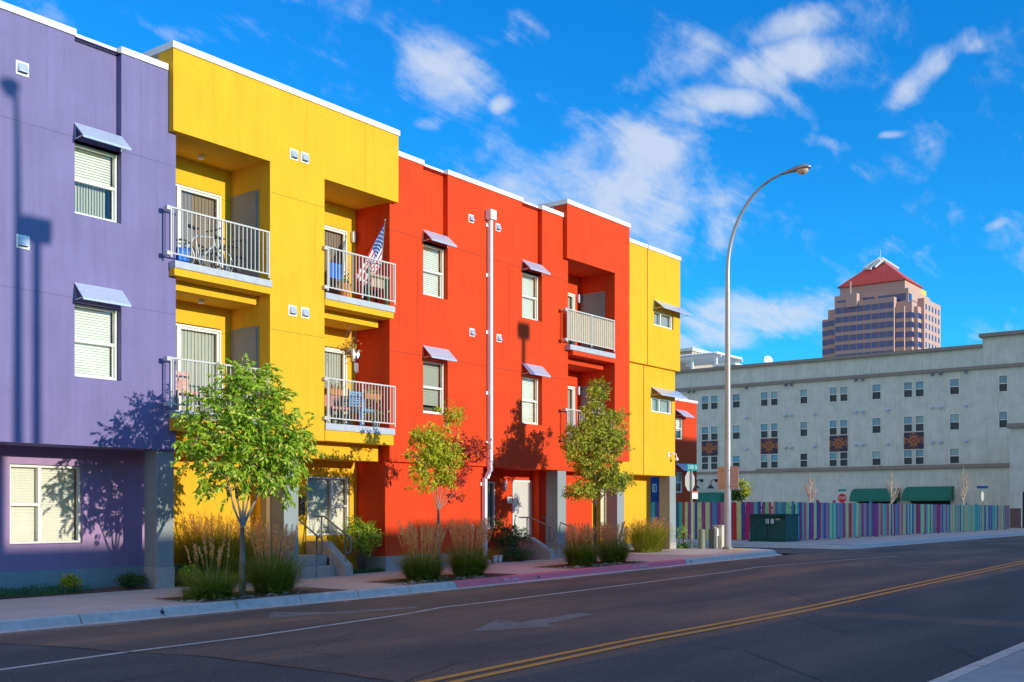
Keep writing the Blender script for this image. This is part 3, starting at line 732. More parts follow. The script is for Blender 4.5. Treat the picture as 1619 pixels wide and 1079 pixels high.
m.prism([(c1-pw,1.10),(c1+pw,1.10),(c1-.06,.90),(c1-.06-2*pw,.90)], 'Y', 19.24, 19.36)
c2 = c1-.125; m.box(c2-pw, c2+pw, 19.30, 19.42, -1.32, .92)
m.prism([(19.30,-1.32),(19.42,-1.32),(19.26,-1.48),(19.14,-1.42)], 'X', c2-pw, c2+pw)
for z in (.75, -.6): m.box(c2-pw-.06, c2+pw+.01, 19.41, 19.449, z-.05, z+.05)
m.build('downspout', M['cap'], br, bevel=.008)
zf3 = (2.06, 5.12)
for zf in zf3:
    o = pbox('balcony_slab', M['slabedge'], br, XY(902, 19.14), XY(973, 19.14), 19.14, 20.54, zf-.16, zf, bevel=.006)
    pbox('beam', M['red'], o, XO0+.02, XO1+.02, 19.17, 19.599, zf-.40 if zf < 3 else zf-.30, zf-.161)
    window(br, 'Y', YB-.02, patT[0], patT[1], zf+.02, zf+2.05, 'patio', 'curtain')
    store_door(br, XO1, zf); wall_lamp(br, XY(913, YB), YB, zf+1.93)
    railing(br, XY(897, 19.1), XY(971, 19.1), 19.1, zf+.10, zf+1.06, 22)
pier(br, XY(881.7, 19.4), XY(895, 19.4))
joints(br, JM['red'], [(XR, a0, JT[0]), (a1, b0, JT[0]), (b1, XO0, JT[0]), (a1, b0, JT[1]), (XR, a0, JT[1]), (b1, XO0, JT[1])], Y0)

# ------------------------------------------------------------------ end yellow block
XE, XE2 = XY(1075.3, Y0), XY(1066.8, Y0+.13)
be = thing('apartment_building', (34, 24, gz(34)), 'narrow yellow end block with small wide windows beside the street corner', 'building', 'stucco blocks of the apartment row')
m = MB(); j0, j1 = XY(1023, Y0), XY(1023, Y0)+.05; k0, k1 = XY(1017, Y0+.12), XY(1017, Y0+.12)+.05
ws = {3: (XY(1034, Y0), XY(1064.5, Y0), 6.46, 6.97), 2: (XY(1030, Y0+.12), XY(1062, Y0+.12), 3.45, 3.97)}
m.wall('Y', Y0, XT1-.3, XE, 5.03, ZC, [(j0, j1, 5.03, ZC, .05, 0), (ws[3][0], ws[3][1], ws[3][2], ws[3][3], .4, 1)])
m.poly([(XT1,Y0,5.03),(XE,Y0,5.03),(XE,20,5.03),(XT1,20,5.03)]); m.poly([(XE,Y0,5.03),(XE,Y0,ZC),(XE,31,ZC),(XE,31,5.03)])
m.wall('Y', Y0+.12, XT1-.3, XE2, ZS, 5.029, [(k0, k1, ZS, 5.029, .05, 0), (ws[2][0], ws[2][1], ws[2][2], ws[2][3], .35, 1)])
m.poly([(XT1-.3,Y0+.12,ZS),(XE2,Y0+.12,ZS),(XE2,31,ZS),(XT1-.3,31,ZS)]); m.poly([(XE2,Y0+.12,ZS),(XE2,Y0+.12,5.029),(XE2,31,5.029),(XE2,31,ZS)])
m.box(XT1, XE2-.01, 19.86, 30.9, ZS+.01, 8.9)
m.build('wall', [M['yellow'], M['room']], be)
XGE = 35.02; y0_ = XY(936, 20.12); q0, q1 = XY(950, 20.3), XY(962, 20.3)
m = MB(); m.wall('Y', 20.3, y0_, XGE, -1.15, ZS-.002, [(q0, q1, -.95, .8, .3, 1)]); m.poly([(XGE,20.3,-1.6),(XGE,20.3,ZS),(XGE,31,ZS),(XGE,31,-1.6)])
m.box(y0_, XGE-.01, 20.66, 30.9, -1.6, ZS-.01)
m.build('ground_floor_wall', [M['yellow'], M['dark']], be)
pbox('stem_wall', M['stem'], be, y0_, XGE-.004, 20.28, 20.6, -2.0, -1.15)
window(be, 'Y', 20.32, q0, q1, -.94, .79, 'plain', blind=1)
m = MB(); cap(m, XT1+.002, j0, Y0-.035, 19.8, ZC, ZTOP); cap(m, j1, XE+.03, Y0-.035, 19.8, ZC, ZTOP); m.build('roof_cap', M['cap'], be, bevel=.006)
window(be, 'Y', Y0+.03, ws[3][0]+.005, ws[3][1]-.04, ws[3][2]+.005, ws[3][3]-.005, 'slider', blindcol='curtain', slat=False)
window(be, 'Y', Y0+.12, ws[2][0]+.005, ws[2][1]-.04, ws[2][2]+.005, ws[2][3]-.005, 'slider', blindcol='curtain', slat=False)
awning(be, ws[3][0]-.02, XE+.16, Y0, 7.34, 7.05, .38); awning(be, ws[2][0]-.02, XE2+.22, Y0+.12, 4.32, 4.05, .38)
pier(be, XY(976, 19.4), XY(987, 19.4)); pier(be, XY(1059, 19.4), XY(1068.6, 19.4))
m = MB(); c = onY(1058, 722, Y0+.12)
m.tube([(c.x-.05,c.y,c.z+.05),(c.x-.02,c.y-.14,c.z+.12),(c.x+.10,c.y-.22,c.z+.08),(c.x+.15,c.y-.22,c.z-.04)], .022, 8)
m.ball((c.x+.15,c.y-.22,c.z-.10), (.07,.07,.06), 0, 12, 8); m.box(c.x-.13, c.x+.02, c.y-.03, c.y-.001, c.z-.02, c.z+.14)
m.build('security_camera', M['white'], be, smooth=False)

# ------------------------------------------------------------------ entry steps and handrails
def steps(x0, x1, zf, label, n=3):
    x = (x0+x1)/2; t = thing('entry_steps', (x, 19.9, gz(x)), label, 'steps', 'concrete entry steps')
    m = MB(); zg = gz(x)-.1; h = (zf-gz(x))/n
    for i in range(n):
        m.box(x0, x1, 19.32+.30*i, 20.39, gz(x)+h*i-(.1 if i == 0 else 0), gz(x)+h*(i+1))
    m.build('treads', M['concrete'], t, bevel=.01)
    return t
def cheek(parent, x0, x1, zf, name='cheek_wall', opening=False):
    g_ = gz(x0); m = MB()
    m.prism([(20.38,g_-.1),(20.38,zf+.32),(19.75,zf+.32),(19.02,g_+.26),(18.98,g_-.1)], 'X', x0, x1, 0)
    if opening: m.box(x0-.004, x0+.01, 19.55, 19.83, g_+.24, g_+.42, 1)
    return m.build(name, [M['concrete'], M['black']], parent, bevel=.015)
def handrail(parent_label, x, zf, group, far=True, y1=20.25):
    g_ = gz(x); t = thing('handrail', (x, 19.4, g_), parent_label, 'handrail', group)
    m = MB(); zt = zf+.92
    path = [(x,y1,zt),(x,19.85,zt),(x,19.10,g_+.98),(x,18.96,g_+.94),(x,18.93,g_+.86),(x,18.95,g_+.62),(x,18.98,g_+.56),(x,19.12,g_+.56)]
    m.tube(path, .021, 8); m.build('rail', M['steel'], t, smooth=True)
    for (y, z) in ((19.12, g_+.98), (19.95, zt)):
        q = MB(); q.tube([(x,y,g_-.02 if y < 19.5 else zf-.1),(x,y,z)], .019, 8); q.build('post', M['steel'], t, smooth=True)
    return t
sx0, sx1 = XY(472, 19.4)+.02, XY(531, 19.32)
st = steps(sx0, sx1, -1.06, 'grey concrete entry steps beside the slate column of the yellow block', 2)
cheek(st, sx1+.002, sx1+.26, -1.06, opening=True)
handrail('grey pipe handrail on the left of the yellow block steps', sx0+.28, -1.06, 'pipe handrails at the entries')
handrail('grey pipe handrail on the cheek wall right of the yellow block steps', sx1+.13, -1.06, 'pipe handrails at the entries')
ex0 = XY(862, 19.3)
st = steps(XY(864, 19.32), XY(899, 19.32), -1.12, 'grey concrete entry steps in front of the red block door', 3)
cheek(st, XY(864, 19.32)-.27, XY(864, 19.32)-.002, -1.12)
handrail('grey pipe handrail on the cheek wall by the white door of the red block', XY(864, 19.32)-.13, -1.12, 'pipe handrails at the entries')
handrail('grey pipe handrail against the slate column of the red block', XY(894, 19.2)+.02, -1.12, 'pipe handrails at the entries', y1=20.1)

exec_vegetation = True
# ------------------------------------------------------------------ vegetation
LM = {
 'green': leafmat('green_leaves', (.12,.26,.014), (.38,.58,.022), (.78,.76,.16)),
 'lime': leafmat('yellow_green_leaves', (.22,.30,.015), (.60,.60,.02), (.80,.66,.06)),
 'olive': leafmat('olive_leaves', (.16,.22,.018), (.54,.58,.035), (.78,.60,.14)),
 'rust': leafmat('red_autumn_leaves', (.28,.02,.015), (.55,.05,.03), (.62,.18,.05)),
 'dark': leafmat('dark_green_leaves', (.03,.085,.022), (.10,.20,.035)),
 'cover': leafmat('ground_cover_leaves', (.03,.13,.05), (.09,.26,.08)),
 'blade': leafmat('grass_blades', (.07,.14,.016), (.30,.38,.035), (.66,.52,.12)),
 'bladey': leafmat('yellowish_grass_blades', (.10,.17,.016), (.42,.42,.03), (.70,.42,.07)),  # yellower blades for the wall bank and the corner mound
 'plume': leafmat('tan_grass_plumes', (.80,.34,.09), (.94,.54,.20), (.94,.70,.36)),
 'plumer': leafmat('russet_grass_plumes', (.40,.15,.03), (.62,.30,.06), (.66,.40,.14)),
}
def rv(s=1.0): return Vector((rnd.gauss(0,s), rnd.gauss(0,s), rnd.gauss(0,s)))
def leaf(m, p, d, l, w, mi=0):
    side = d.cross(Vector((rnd.gauss(0,.55), rnd.gauss(-.75,.5), rnd.gauss(.75,.4)))); 
    if side.length < 1e-3: side = Vector((1,0,0))
    side.normalize(); nrm = side.cross(d).normalized()
    droop = nrm*(-l*.12); mid = p+d*l*.5
    t = rnd.random()
    m.poly([p, mid+side*w*.5+nrm*w*.12, p+d*l+droop, mid-side*w*.5+nrm*w*.12], mi, t)
def compound(m, p, d, ln, k, ll, lw, mi=0):
    d = d.normalized(); pts = []
    q = Vector(p); dd = d.copy()
    for i in range(k):
        q = q+dd*(ln/k); dd = (dd+Vector((0,0,-.16))).normalized()
        s = dd.cross(Vector((0,0,1))); s = s.normalized() if s.length > .05 else Vector((1,0,0))
        for sg in (-1, 1):
            ld = (s*sg*.8+dd*.6+rv(.18)+Vector((0,0,-.25))).normalized(); leaf(m, q, ld, ll*rnd.uniform(.5,1.3), lw*rnd.uniform(.7,1.3), mi)
    leaf(m, q, dd, ll, lw, mi)
def crownpts(blobs, Y, n, dy=.75):
    """blobs (px, py, rx_px, ry_px, weight, slot) seen at wall-parallel plane Y -> world points"""
    out = []; tot = sum(b[2]*b[3]*b[4] for b in blobs)
    for b in blobs:
        c = onY(b[0], b[1], Y); rx = onY(b[0]+b[2], b[1], Y).x-c.x; rx = (onY(b[0]+b[2],b[1],Y).x-onY(b[0]-b[2],b[1],Y).x)/2*.83
        rzz = (onY(b[0], b[1]-b[3], Y).z-c.z); k = int(n*b[2]*b[3]*b[4]/tot)
        for _ in range(k):
            v = rv(1).normalized()*(rnd.random()**.45)
            out.append((Vector((c.x+v.x*rx, c.y+v.y*rx*dy, c.z+v.z*rzz)), c, b[5] if len(b) > 5 else 0))
    return out
def tree(name, label, cat, px, Y, base_z, fork_py, blobs, n, leafk, mats, bark, r0, limbs, lean=0, group=None, comp=True, ll=.10, lw=.032, top=None, holes=.45):
    b = onY(px, 900, Y); base = Vector((b.x, Y, base_z)); t = thing(name, base, label, cat, group)
    fk = onY(px+lean, fork_py, Y); tr = MB()
    tr.tube([base+Vector((0,0,-.1)), base+Vector((.0,.0,.12)), base.lerp(fk,.5)+Vector((.015,.01,0)), fk], [r0*1.25, r0*1.05, r0*.9, r0*.66], 10)
    P = crownpts(blobs, Y, n); nodes = [(fk.copy(), r0*.7)]
    for lp in limbs:
        e = onY(lp[0], lp[1], Y); e.y += lp[2]
        path = [fk]; k = 5
        for i in range(1, k+1):
            q = fk.lerp(e, (i/k)); q += Vector((rnd.uniform(-.03,.03), rnd.uniform(-.03,.03), math.sin(i/k*math.pi)*-.05)); path.append(q)
        rs = [r0*.36*(1-i/(k+1.2)) for i in range(k+1)]; tr.tube(path, rs, 7)
        nodes += [(q, r) for q, r in zip(path[2:], rs[2:])]
    lf = MB(); off = Vector((rnd.uniform(0,50), 0, 0))
    for p, c, mi in P:
        if noise.noise(p*2.6+off) < -holes+.25 and rnd.random() < .85: continue
        nd = min(nodes, key=lambda q: (q[0]-p).length_squared-(0.0 if q[0].z < p.z else -.02)); d = p-nd[0]
        if rnd.random() < .16 and d.length > .1:
            md = nd[0].lerp(p, .5)+rv(.03); tr.tube([nd[0], md, p], [min(.009,nd[1]), .006, .003], 4, cap=False)
            if len(nodes) < 400: nodes.append((md, .006))
        dd = (d.normalized()*.6+rv(.5)+Vector((0,0,-.1))).normalized()
        if comp: compound(lf, p, dd, ll*1.9, leafk, ll, lw, mi)
        else:
            for _ in range(leafk): leaf(lf, p+rv(.035), (rv(.6)+Vector((0,0,-.35))+dd*.4).normalized(), ll*rnd.uniform(.7,1.2), lw, mi)
    tr.build('trunk', bark, t, smooth=True); lf.build('crown', mats, t, tint=True)
    return t
Gt = 'young trees in the sidewalk pits'
tree('street_tree', 'lush round-crowned green tree in front of the yellow block', 'tree', 383, 16.86, gz(13.7), 835,
     [(392,672,88,84,1),(345,665,50,52,.8),(330,705,42,42,.7),(440,700,58,62,.9),(470,690,26,32,.5),(410,615,48,42,.9),(375,610,40,34,.6),(350,750,48,36,.6),(440,755,46,32,.7),(392,745,60,42,.7),(300,720,18,14,.5)],
     1250, 5, [LM['green']], M['bark'], .065,
     [(352,745,-.05),(368,700,.12),(385,660,.0),(402,690,-.12),(430,720,.05),(395,620,0),(335,690,-.1),(455,690,.1),(370,640,.2)], group=Gt, ll=.125, lw=.048)
tree('street_tree', 'small yellow green tree with red autumn leaves down its right side', 'tree', 693, 16.86, gz(17.8), 806,
     [(690,705,38,38,1),(672,715,28,38,.8),(700,745,30,30,.8),(668,760,24,24,.5),(712,652,20,22,.6),(728,668,12,10,.3),(658,680,14,12,.3),(712,720,26,30,.7,0),
      (738,708,34,22,.8,1),(752,718,24,14,.5,1),(722,745,20,28,.6,1),(716,782,15,14,.3,1)],
     820, 8, [LM['lime'], LM['rust']], M['bark'], .040,
     [(668,740,-.05),(690,700,.1),(705,640,0),(725,760,-.1),(740,710,.1),(680,690,-.1)], group=Gt, comp=False, ll=.115, lw=.040)
tree('street_tree', 'slim ragged olive green tree in front of the red corner balconies', 'tree', 941, 16.86, gz(26.0), 800,
     [(945,618,15,20,.6),(940,655,22,20,.7),(940,690,42,26,1),(915,700,22,16,.6),(972,665,20,16,.5),(965,700,24,22,.7),(985,650,10,10,.2),(940,730,36,22,.9),(948,765,36,20,.9),(920,777,24,12,.6),(975,758,22,12,.6),(905,715,14,12,.3)],
     2000, 9, [LM['olive']], M['barkd'], .042,
     [(943,620,0),(920,700,.1),(965,690,-.1),(925,760,.1),(970,755,0),(945,680,.1)], group=Gt, comp=False, ll=.115, lw=.042, holes=.42)

def grass_blade(m, p, az, h, reach, w, t, k=4):
    d = Vector((math.cos(az), math.sin(az), 0)); s = Vector((-d.y, d.x, 0)); prev = None
    for i in range(k+1):
        u = i/k; q = p+d*reach*(u**1.7)+Vector((0,0,h*(u-.28*u*u*u*(reach/max(h,.01)))))
        ww = w*(1-u)**.6*.5+.0004; cur = (q-s*ww, q+s*ww)
        if prev: m.poly([prev[0], prev[1], cur[1], cur[0]], 0, t)
        prev = cur
def clump(name, label, x, Y, rad, h, nb, npl, ph, bm='blade', pm='plume', spread=.85, group='ornamental grass clumps', rx=1.0, air=False):
    zb = gz(x); t = thing(name, (x, Y, zb), label, 'grass clump', group); m = MB()
    if not air: rad *= 1.12; h *= .98; nb = int(nb*1.1)
    for _ in range(nb):
        a = rnd.uniform(0, 2*math.pi); r = rad*.55*math.sqrt(rnd.random())
        p = Vector((x+r*math.cos(a)*rx, Y+r*math.sin(a), zb)); az = a+rnd.gauss(0, .7)
        hh = h*rnd.uniform(.30, 1.15); grass_blade(m, p, az, hh, rad*spread*rnd.uniform(.2,1.9), rnd.uniform(.008,.016), min(1, max(0, rnd.gauss(.45,.25))))
    m.build('blades', LM[bm], t, tint=True)
    if npl:
        m = MB()
        for _ in range(npl):
            a = rnd.uniform(0, 2*math.pi); r = rad*.5*math.sqrt(rnd.random()); tt = rnd.random()
            p = Vector((x+r*math.cos(a)*rx, Y+r*math.sin(a), zb)); hh = ph*rnd.uniform(.78,1.05)
            ln = Vector((math.cos(a), math.sin(a), 0))*rad*rnd.uniform(.05,.55)*(1.4 if air else 1)
            e = p+ln+Vector((0,0,hh)); b0_ = p+ln*.55+Vector((0,0,hh*.68)); dd = (e-b0_)
            m.tube([p, p+ln*.2+Vector((0,0,hh*.4)), b0_], .0035, 3, cap=False, t=tt)
            k = 30 if not air else 24
            for i in range(k):
                u = i/k; q = b0_+dd*u; wd = (.022 if not air else .08)*math.sin(math.pi*min(1,(u*.9+.12)))
                v = rv(1); v.z = abs(v.z)*1.6+.5; v.normalize(); L_ = .050 if not air else .07
                s = v.cross(rv(1)).normalized()*(.010 if not air else .0065)
                st_ = q+rv(.25)*wd
                m.poly([st_-s, st_+s, st_+v*L_+s*.3, st_+v*L_-s*.3], 0, rnd.random())
        m.build('plumes', LM[pm], t, tint=True)
    return t
def gx(px, Y): return XY(px, Y)
clump('ornamental_grass', 'low green grass tuft left of the round-crowned tree trunk', gx(335,16.5), 16.5, .52, .62, 1300, 12, 1.15)
clump('ornamental_grass', 'small green grass tuft at the left edge of the first tree pit', gx(304,16.45), 16.45, .22, .32, 320, 0, 0)
clump('ornamental_grass', 'green grass clump with tan plumes right of the round-crowned tree trunk', gx(432,16.6), 16.6, .54, .88, 1800, 48, 1.30)
clump('ornamental_grass', 'wide grass bank with glowing russet seed heads against the yellow wall', gx(352,19.75), 19.75, .66, 1.20, 5200, 120, 1.50, 'bladey', 'plumer', .8, rx=1.9, air=True)
clump('ornamental_grass', 'tall tan plumed grass clump left of the thin tree by the red kerb', gx(668,16.6), 16.6, .54, .76, 1900, 75, 1.28)
clump('ornamental_grass', 'tall tan plumed grass clump between the thin tree and the downspout', gx(741,16.6), 16.6, .54, .84, 1900, 75, 1.30)
clump('ornamental_grass', 'tan plumed grass clump left of the slim olive tree trunk', gx(918,16.6), 16.6, .50, .78, 1700, 65, 1.12)
clump('ornamental_grass', 'tan plumed grass clump right of the slim olive tree trunk', gx(969,16.6), 16.6, .52, .82, 1700, 65, 1.12)
clump('ornamental_grass', 'broad arching grass mound with orange tips beside the corner column', gx(1025,19.0), 19.0, .66, 1.0, 3600, 60, 1.12, 'bladey', 'plumer', .8, rx=1.7, air=True)
def shrub(name, label, blobs, Y, n, lm, k=7, ll=.06, lw=.03, cat='shrub', base=None, dens=1.0, group=None, stems=8):
    c = onY(blobs[0][0], blobs[0][1], Y); zb = gz(c.x); t = thing(name, (c.x, Y, zb), label, cat, group)
    P = crownpts(blobs, Y, n, .9); lf = MB(); sm = MB()
    for i, (p, cc, mi) in enumerate(P):
        if p.z < zb+.01: p.z = zb+.02+rnd.random()*.05
        for _ in range(k): leaf(lf, p+rv(.03), (rv(.7)+Vector((0,0,.2))).normalized(), ll*rnd.uniform(.6,1.2), lw)
        if i % max(1, int(len(P)/(stems*4))) == 0:
            b_ = Vector((c.x+rnd.uniform(-.08,.08), Y+rnd.uniform(-.06,.06), zb-.02)); sm.tube([b_, b_.lerp(p,.5)+rv(.03), p], [.010,.007,.003], 5)
    sm.build('stems', M['barkd'], t); lf.build('foliage', LM[lm], t, tint=True); return t
shrub('leafy_shrub', 'sunlit leafy shrub beside the steps of the yellow block', [(572,850,30,26,1),(560,832,20,16,.6),(590,845,18,20,.5),(578,872,20,14,.5)], 19.75, 300, 'green', 7, .075, .035)
shrub('leafy_shrub', 'dark leafy shrub right of the downspout in front of the red door', [(800,848,20,22,1),(790,832,12,14,.6),(820,850,16,18,.5),(797,870,14,12,.4)], 19.6, 280, 'dark', 8, .085, .032)
shrub('leafy_shrub', 'low dark green mound at the foot of the red block cheek wall', [(820,877,20,9,1)], 19.35, 130, 'dark', 8, .06, .03)
shrub('leafy_shrub', 'low green shrub at the foot of the corner column', [(1083,864,12,7,1),(1078,845,8,16,.4)], 19.3, 110, 'green', 7, .06, .03)
shrub('leafy_shrub', 'low olive shrub under the lavender overhang, rightmost', [(205,918,26,9,1)], 19.75, 150, 'dark', 8, .055, .03)
shrub('leafy_shrub', 'low olive shrub under the lavender overhang by the ground window', [(112,921,17,9,1)], 19.8, 100, 'olive', 8, .055, .03)
shrub('leafy_shrub', 'small green plant at the foot of the grass bank on the yellow wall', [(300,905,18,9,1)], 19.4, 90, 'green', 7, .06, .03)
def cover(x0, x1, y0, y1, n, h):
    m = MB()
    for _ in range(n):
        x = rnd.uniform(x0, x1); y = rnd.uniform(y0, y1); hh = h*(.6+.5*noise.noise(Vector((x*2.3, y*3, 0))))
        p = Vector((x, y, gz(x)+rnd.random()*max(.03,hh))); leaf(m, p, (rv(.6)+Vector((0,0,.7))).normalized(), rnd.uniform(.03,.06), .018)
    tag(m.build('ground_cover', LM['cover'], tint=True), 'creeping green ground cover along the wall bed', 'ground cover', kind='stuff')
cover(5.5, 12.2, 19.46, 20.3, 9000, .22)
cover(18.95, 24.1, 19.47, 19.62, 3500, .16)
cover(14.1, 17.0, 19.46, 20.3, 2500, .12)
# tree pits with soil and pale stones
for (pa, pb) in ((285, 520), (618, 790), (880, 1000)):
    m = MB(); a, b = gx(pa, 16.5), gx(pb, 16.5); n = 10
    for i in range(n):
        x0, x1 = a+(b-a)*i/n, a+(b-a)*(i+1)/n
        m.poly([(x0,15.93,gz(x0)+.004),(x1,15.93,gz(x1)+.004),(x1,17.3,gz(x1)+.004),(x0,17.3,gz(x0)+.004)])
    tag(m.build('tree_pit', M['dirt']), kind='structure')
m = MB()
for (pa, pb) in ((290, 500), (622, 775), (890, 1000)):
    for _ in range(60):
        x = rnd.uniform(gx(pa,16.2), gx(pb,16.2)); y = rnd.uniform(15.97, 16.5); s = rnd.uniform(.012,.045)
        m.ball((x,y,gz(x)+s*.4), (s*rnd.uniform(.8,1.6), s, s*.6), 0, 7, 5)
tag(m.build('gravel', M['rock']), 'pale broken stones scattered in the tree pits', 'gravel', kind='stuff')

# kerb lettering
def kerb_text(s, px0, px1, size):
    x0, x1 = gx(px0, 15.66), gx(px1, 15.66); x = (x0+x1)/2; z = gz(x)-.072
    mt = Matrix.Translation((x, 15.6575, z)) @ Matrix.Rotation(R(-.0), 4, 'Z') @ Matrix.Rotation(R(61), 4, 'X')
    o = text(s, size, 'kerb_lettering', M['linepaint'], None, mt, (x1-x0)/(len(s)*size*.58)); tag(o, kind='structure'); return o
M['linepaint'] = worn('white_stencil_paint', (.70,.62,.62), .52)
kerb_text('FIRE  LANE', 794, 823, .12); kerb_text('NO  PARKING', 1001, 1026, .12)

# ------------------------------------------------------------------ street lamps, signs, boxes
def street_lamp(x, Y, h, label, arm=2.3, armdir=-1, tilt=0, group='tall curved-arm street lamps'):
    zb = gz(x); t = thing('street_lamp', (x, Y, zb), label, 'street lamp', group)
    m = MB(); ztop = zb+h; zs = zb+h*.76; path = [(x,Y,zb),(x,Y,zb+h*.3),(x,Y,zb+h*.6),(x,Y,zs)]; rs = [.125,.110,.092,.078]
    n = 12
    for i in range(1, n+1):
        u = i/n*math.pi/2*.93; path.append((x, Y+armdir*arm*(1-math.cos(u)), zs+(ztop-zs)*math.sin(u))); rs.append(.072-.032*i/n)
    m.tube(path, rs, 14); m.build('pole', M['galvpole'], t, smooth=True)
    e = Vector(path[-1]); q = MB(); q.tube([(x,Y,zb-.05),(x,Y,zb+.05)], .19, 16)
    for i in range(4):
        a = R(45+90*i); q.tube([(x+.16*math.cos(a),Y+.16*math.sin(a),zb+.05),(x+.16*math.cos(a),Y+.16*math.sin(a),zb+.09)], .02, 6)
    q.build('base_plate', M['steel'], t)
    d = armdir; hd = MB()
    secs = [(0,.06,.06,0),(.12,.085,.07,0),(.36,.14,.10,.01),(.62,.20,.135,.015),(.84,.21,.13,.01),(.98,.15,.09,0),(1.05,.06,.04,-.01)]
    base = len(hd.v); k = 14
    for (dy, wx, wz, oz) in secs:
        for j in range(k):
            a = 2*math.pi*j/k; zz = math.sin(a); zz = zz if zz > 0 else zz*.45
            hd.v.append((e.x+wx*math.cos(a), e.y+d*dy, e.z+oz+.06*dy+wz*zz))
    for i in range(len(secs)-1):
        for j in range(k):
            q2 = (j+1) % k; hd.f.append((base+i*k+j, base+i*k+q2, base+(i+1)*k+q2, base+(i+1)*k+j)); hd.m.append(0); hd.t.append(0)
    hd.f.append(tuple(range(base, base+k))); hd.m.append(0); hd.t.append(0)
    hd.f.append(tuple(range(base+(len(secs)-1)*k, base+len(secs)*k))); hd.m.append(0); hd.t.append(0)
    ho = hd.build('lamp_head', M['lamphead'], t, smooth=True)
    one('lens', M['amber'], ho, lambda z_: z_.ball((e.x, e.y+d*.74, e.z-.01), (.15,.21,.14), 0, 14, 8), smooth=True)
    return t
LY = 17.75; lp = onY(1150.5, 870, LY)
sl = street_lamp(lp.x, LY, 13.0, 'tall pale street lamp with curved arm on the corner sidewalk')
X_ = lp.x
st = thing('traffic_sign', (X_, LY, 0), 'blank pinkish back of a square sign strapped to the tall street lamp', 'sign')
m = MB(); za, zb = ZY(1152, 774, LY), ZY(1152, 738, LY)
for (a, b, off) in ((-.42, -.11, -.05), (.11, .42, .05)):
    m.obox((X_+.02+off*.6, LY+(a+b)/2, (za+zb)/2), Vector((.006,0,0)), Vector((off*.25, (b-a)/2, 0)), Vector((0,0,(zb-za)/2)))
m.box(X_+.10, X_+.115, LY-.15, LY+.15, za, zb)
for z in (za+.12, zb-.12): m.tube([(X_-.11+.22*0,LY-.3,z),(X_+.0,LY-.11,z),(X_,LY+.11,z),(X_,LY+.3,z)], .01, 5)
m.build('sign_plate', mat('pink_sign_back', (.55,.36,.31), .5, .1, 6), st)
street_lamp(10.6+.12*16.9, 2.35, 8.04+.2*17+1.45, 'tall street lamp across the road that shades the lavender wall', arm=.6)
def box_lamp(x, Y, ztop, label):
    zb = gz(x); t = thing('street_lamp', (x, Y, zb), label, 'street lamp', 'box-headed path lamps')
    one('pole', M['steel'], t, lambda q: q.tube([(x,Y,zb),(x,Y,ztop-.2)], [.11,.085], 12), smooth=True)
    one('lamp_head', M['steel'], t, lambda q: q.box(x-.28, x+.28, Y-.2, Y+.2, ztop-.28, ztop+.14), bevel=.02)
box_lamp(10.95+.12*17, 2.35, 5.25+.2*17, 'box-headed lamp across the road opposite the lavender block')
box_lamp(26.0+.12*17, 2.35, 5.33+.2*17, 'box-headed lamp across the road opposite the red block')

def octagon(m, c, r, th, mi, mb=None):
    pr = [(c[0]+r*math.cos(R(22.5+45*i)), c[2]+r*math.sin(R(22.5+45*i))) for i in range(8)]
    m.prism(pr, 'Y', c[1]-th/2, c[1]+th/2, mi)
SR = mat('sign_red', (.55,.01,.015), .4); TEAL = mat('sign_teal', (.01,.28,.26), .45); GREEN = mat('sign_green', (.01,.20,.13), .45)
sp = onY(1093, 865, 19.5); sp.z = gz(sp.x)
t = thing('stop_sign', sp, 'stop sign seen from its grey back on the corner beside the end block', 'sign')
m = MB(); ZN = ZY(1093, 734, 19.5)
m.box(sp.x-.03, sp.x+.03, 19.47, 19.53, sp.z, ZN-.02); m.build('post', M['galvpole'], t)
m = MB(); cz = ZY(1091, 761, 19.55); octagon(m, (sp.x-.02, 19.55, cz), .40, .006, 0); octagon(m, (sp.x-.02, 19.556, cz), .40, .003, 1); m.build('octagon_plate', [mat('aluminium_sheet', (.50,.49,.44), .5, .05, 3, metal=.2), SR], t)
m = MB(); z0_, z1_ = ZY(1094, 789, 19.45), ZY(1094, 777, 19.45); m.box(sp.x-.05, sp.x+.40, 19.44, 19.447, z0_, z1_); m.box(sp.x-.05, sp.x+.40, 19.437, 19.4395, z1_-.06, z1_, 1); pl = m.build('notice_plate', [M['white'], mat('faded_red', (.6,.15,.1), .6)], t)
m = MB(); zc_ = ZY(1092, 739, 19.45); m.box(sp.x-.42, sp.x+.38, 19.44, 19.446, zc_-.115, zc_+.115)
pl = m.build('street_name_plate', TEAL, t)
text('2 ND  N', .19, 'lettering', M['white'], pl, Matrix.Translation((sp.x-.02, 19.436, zc_)) @ FACE, 1.0)
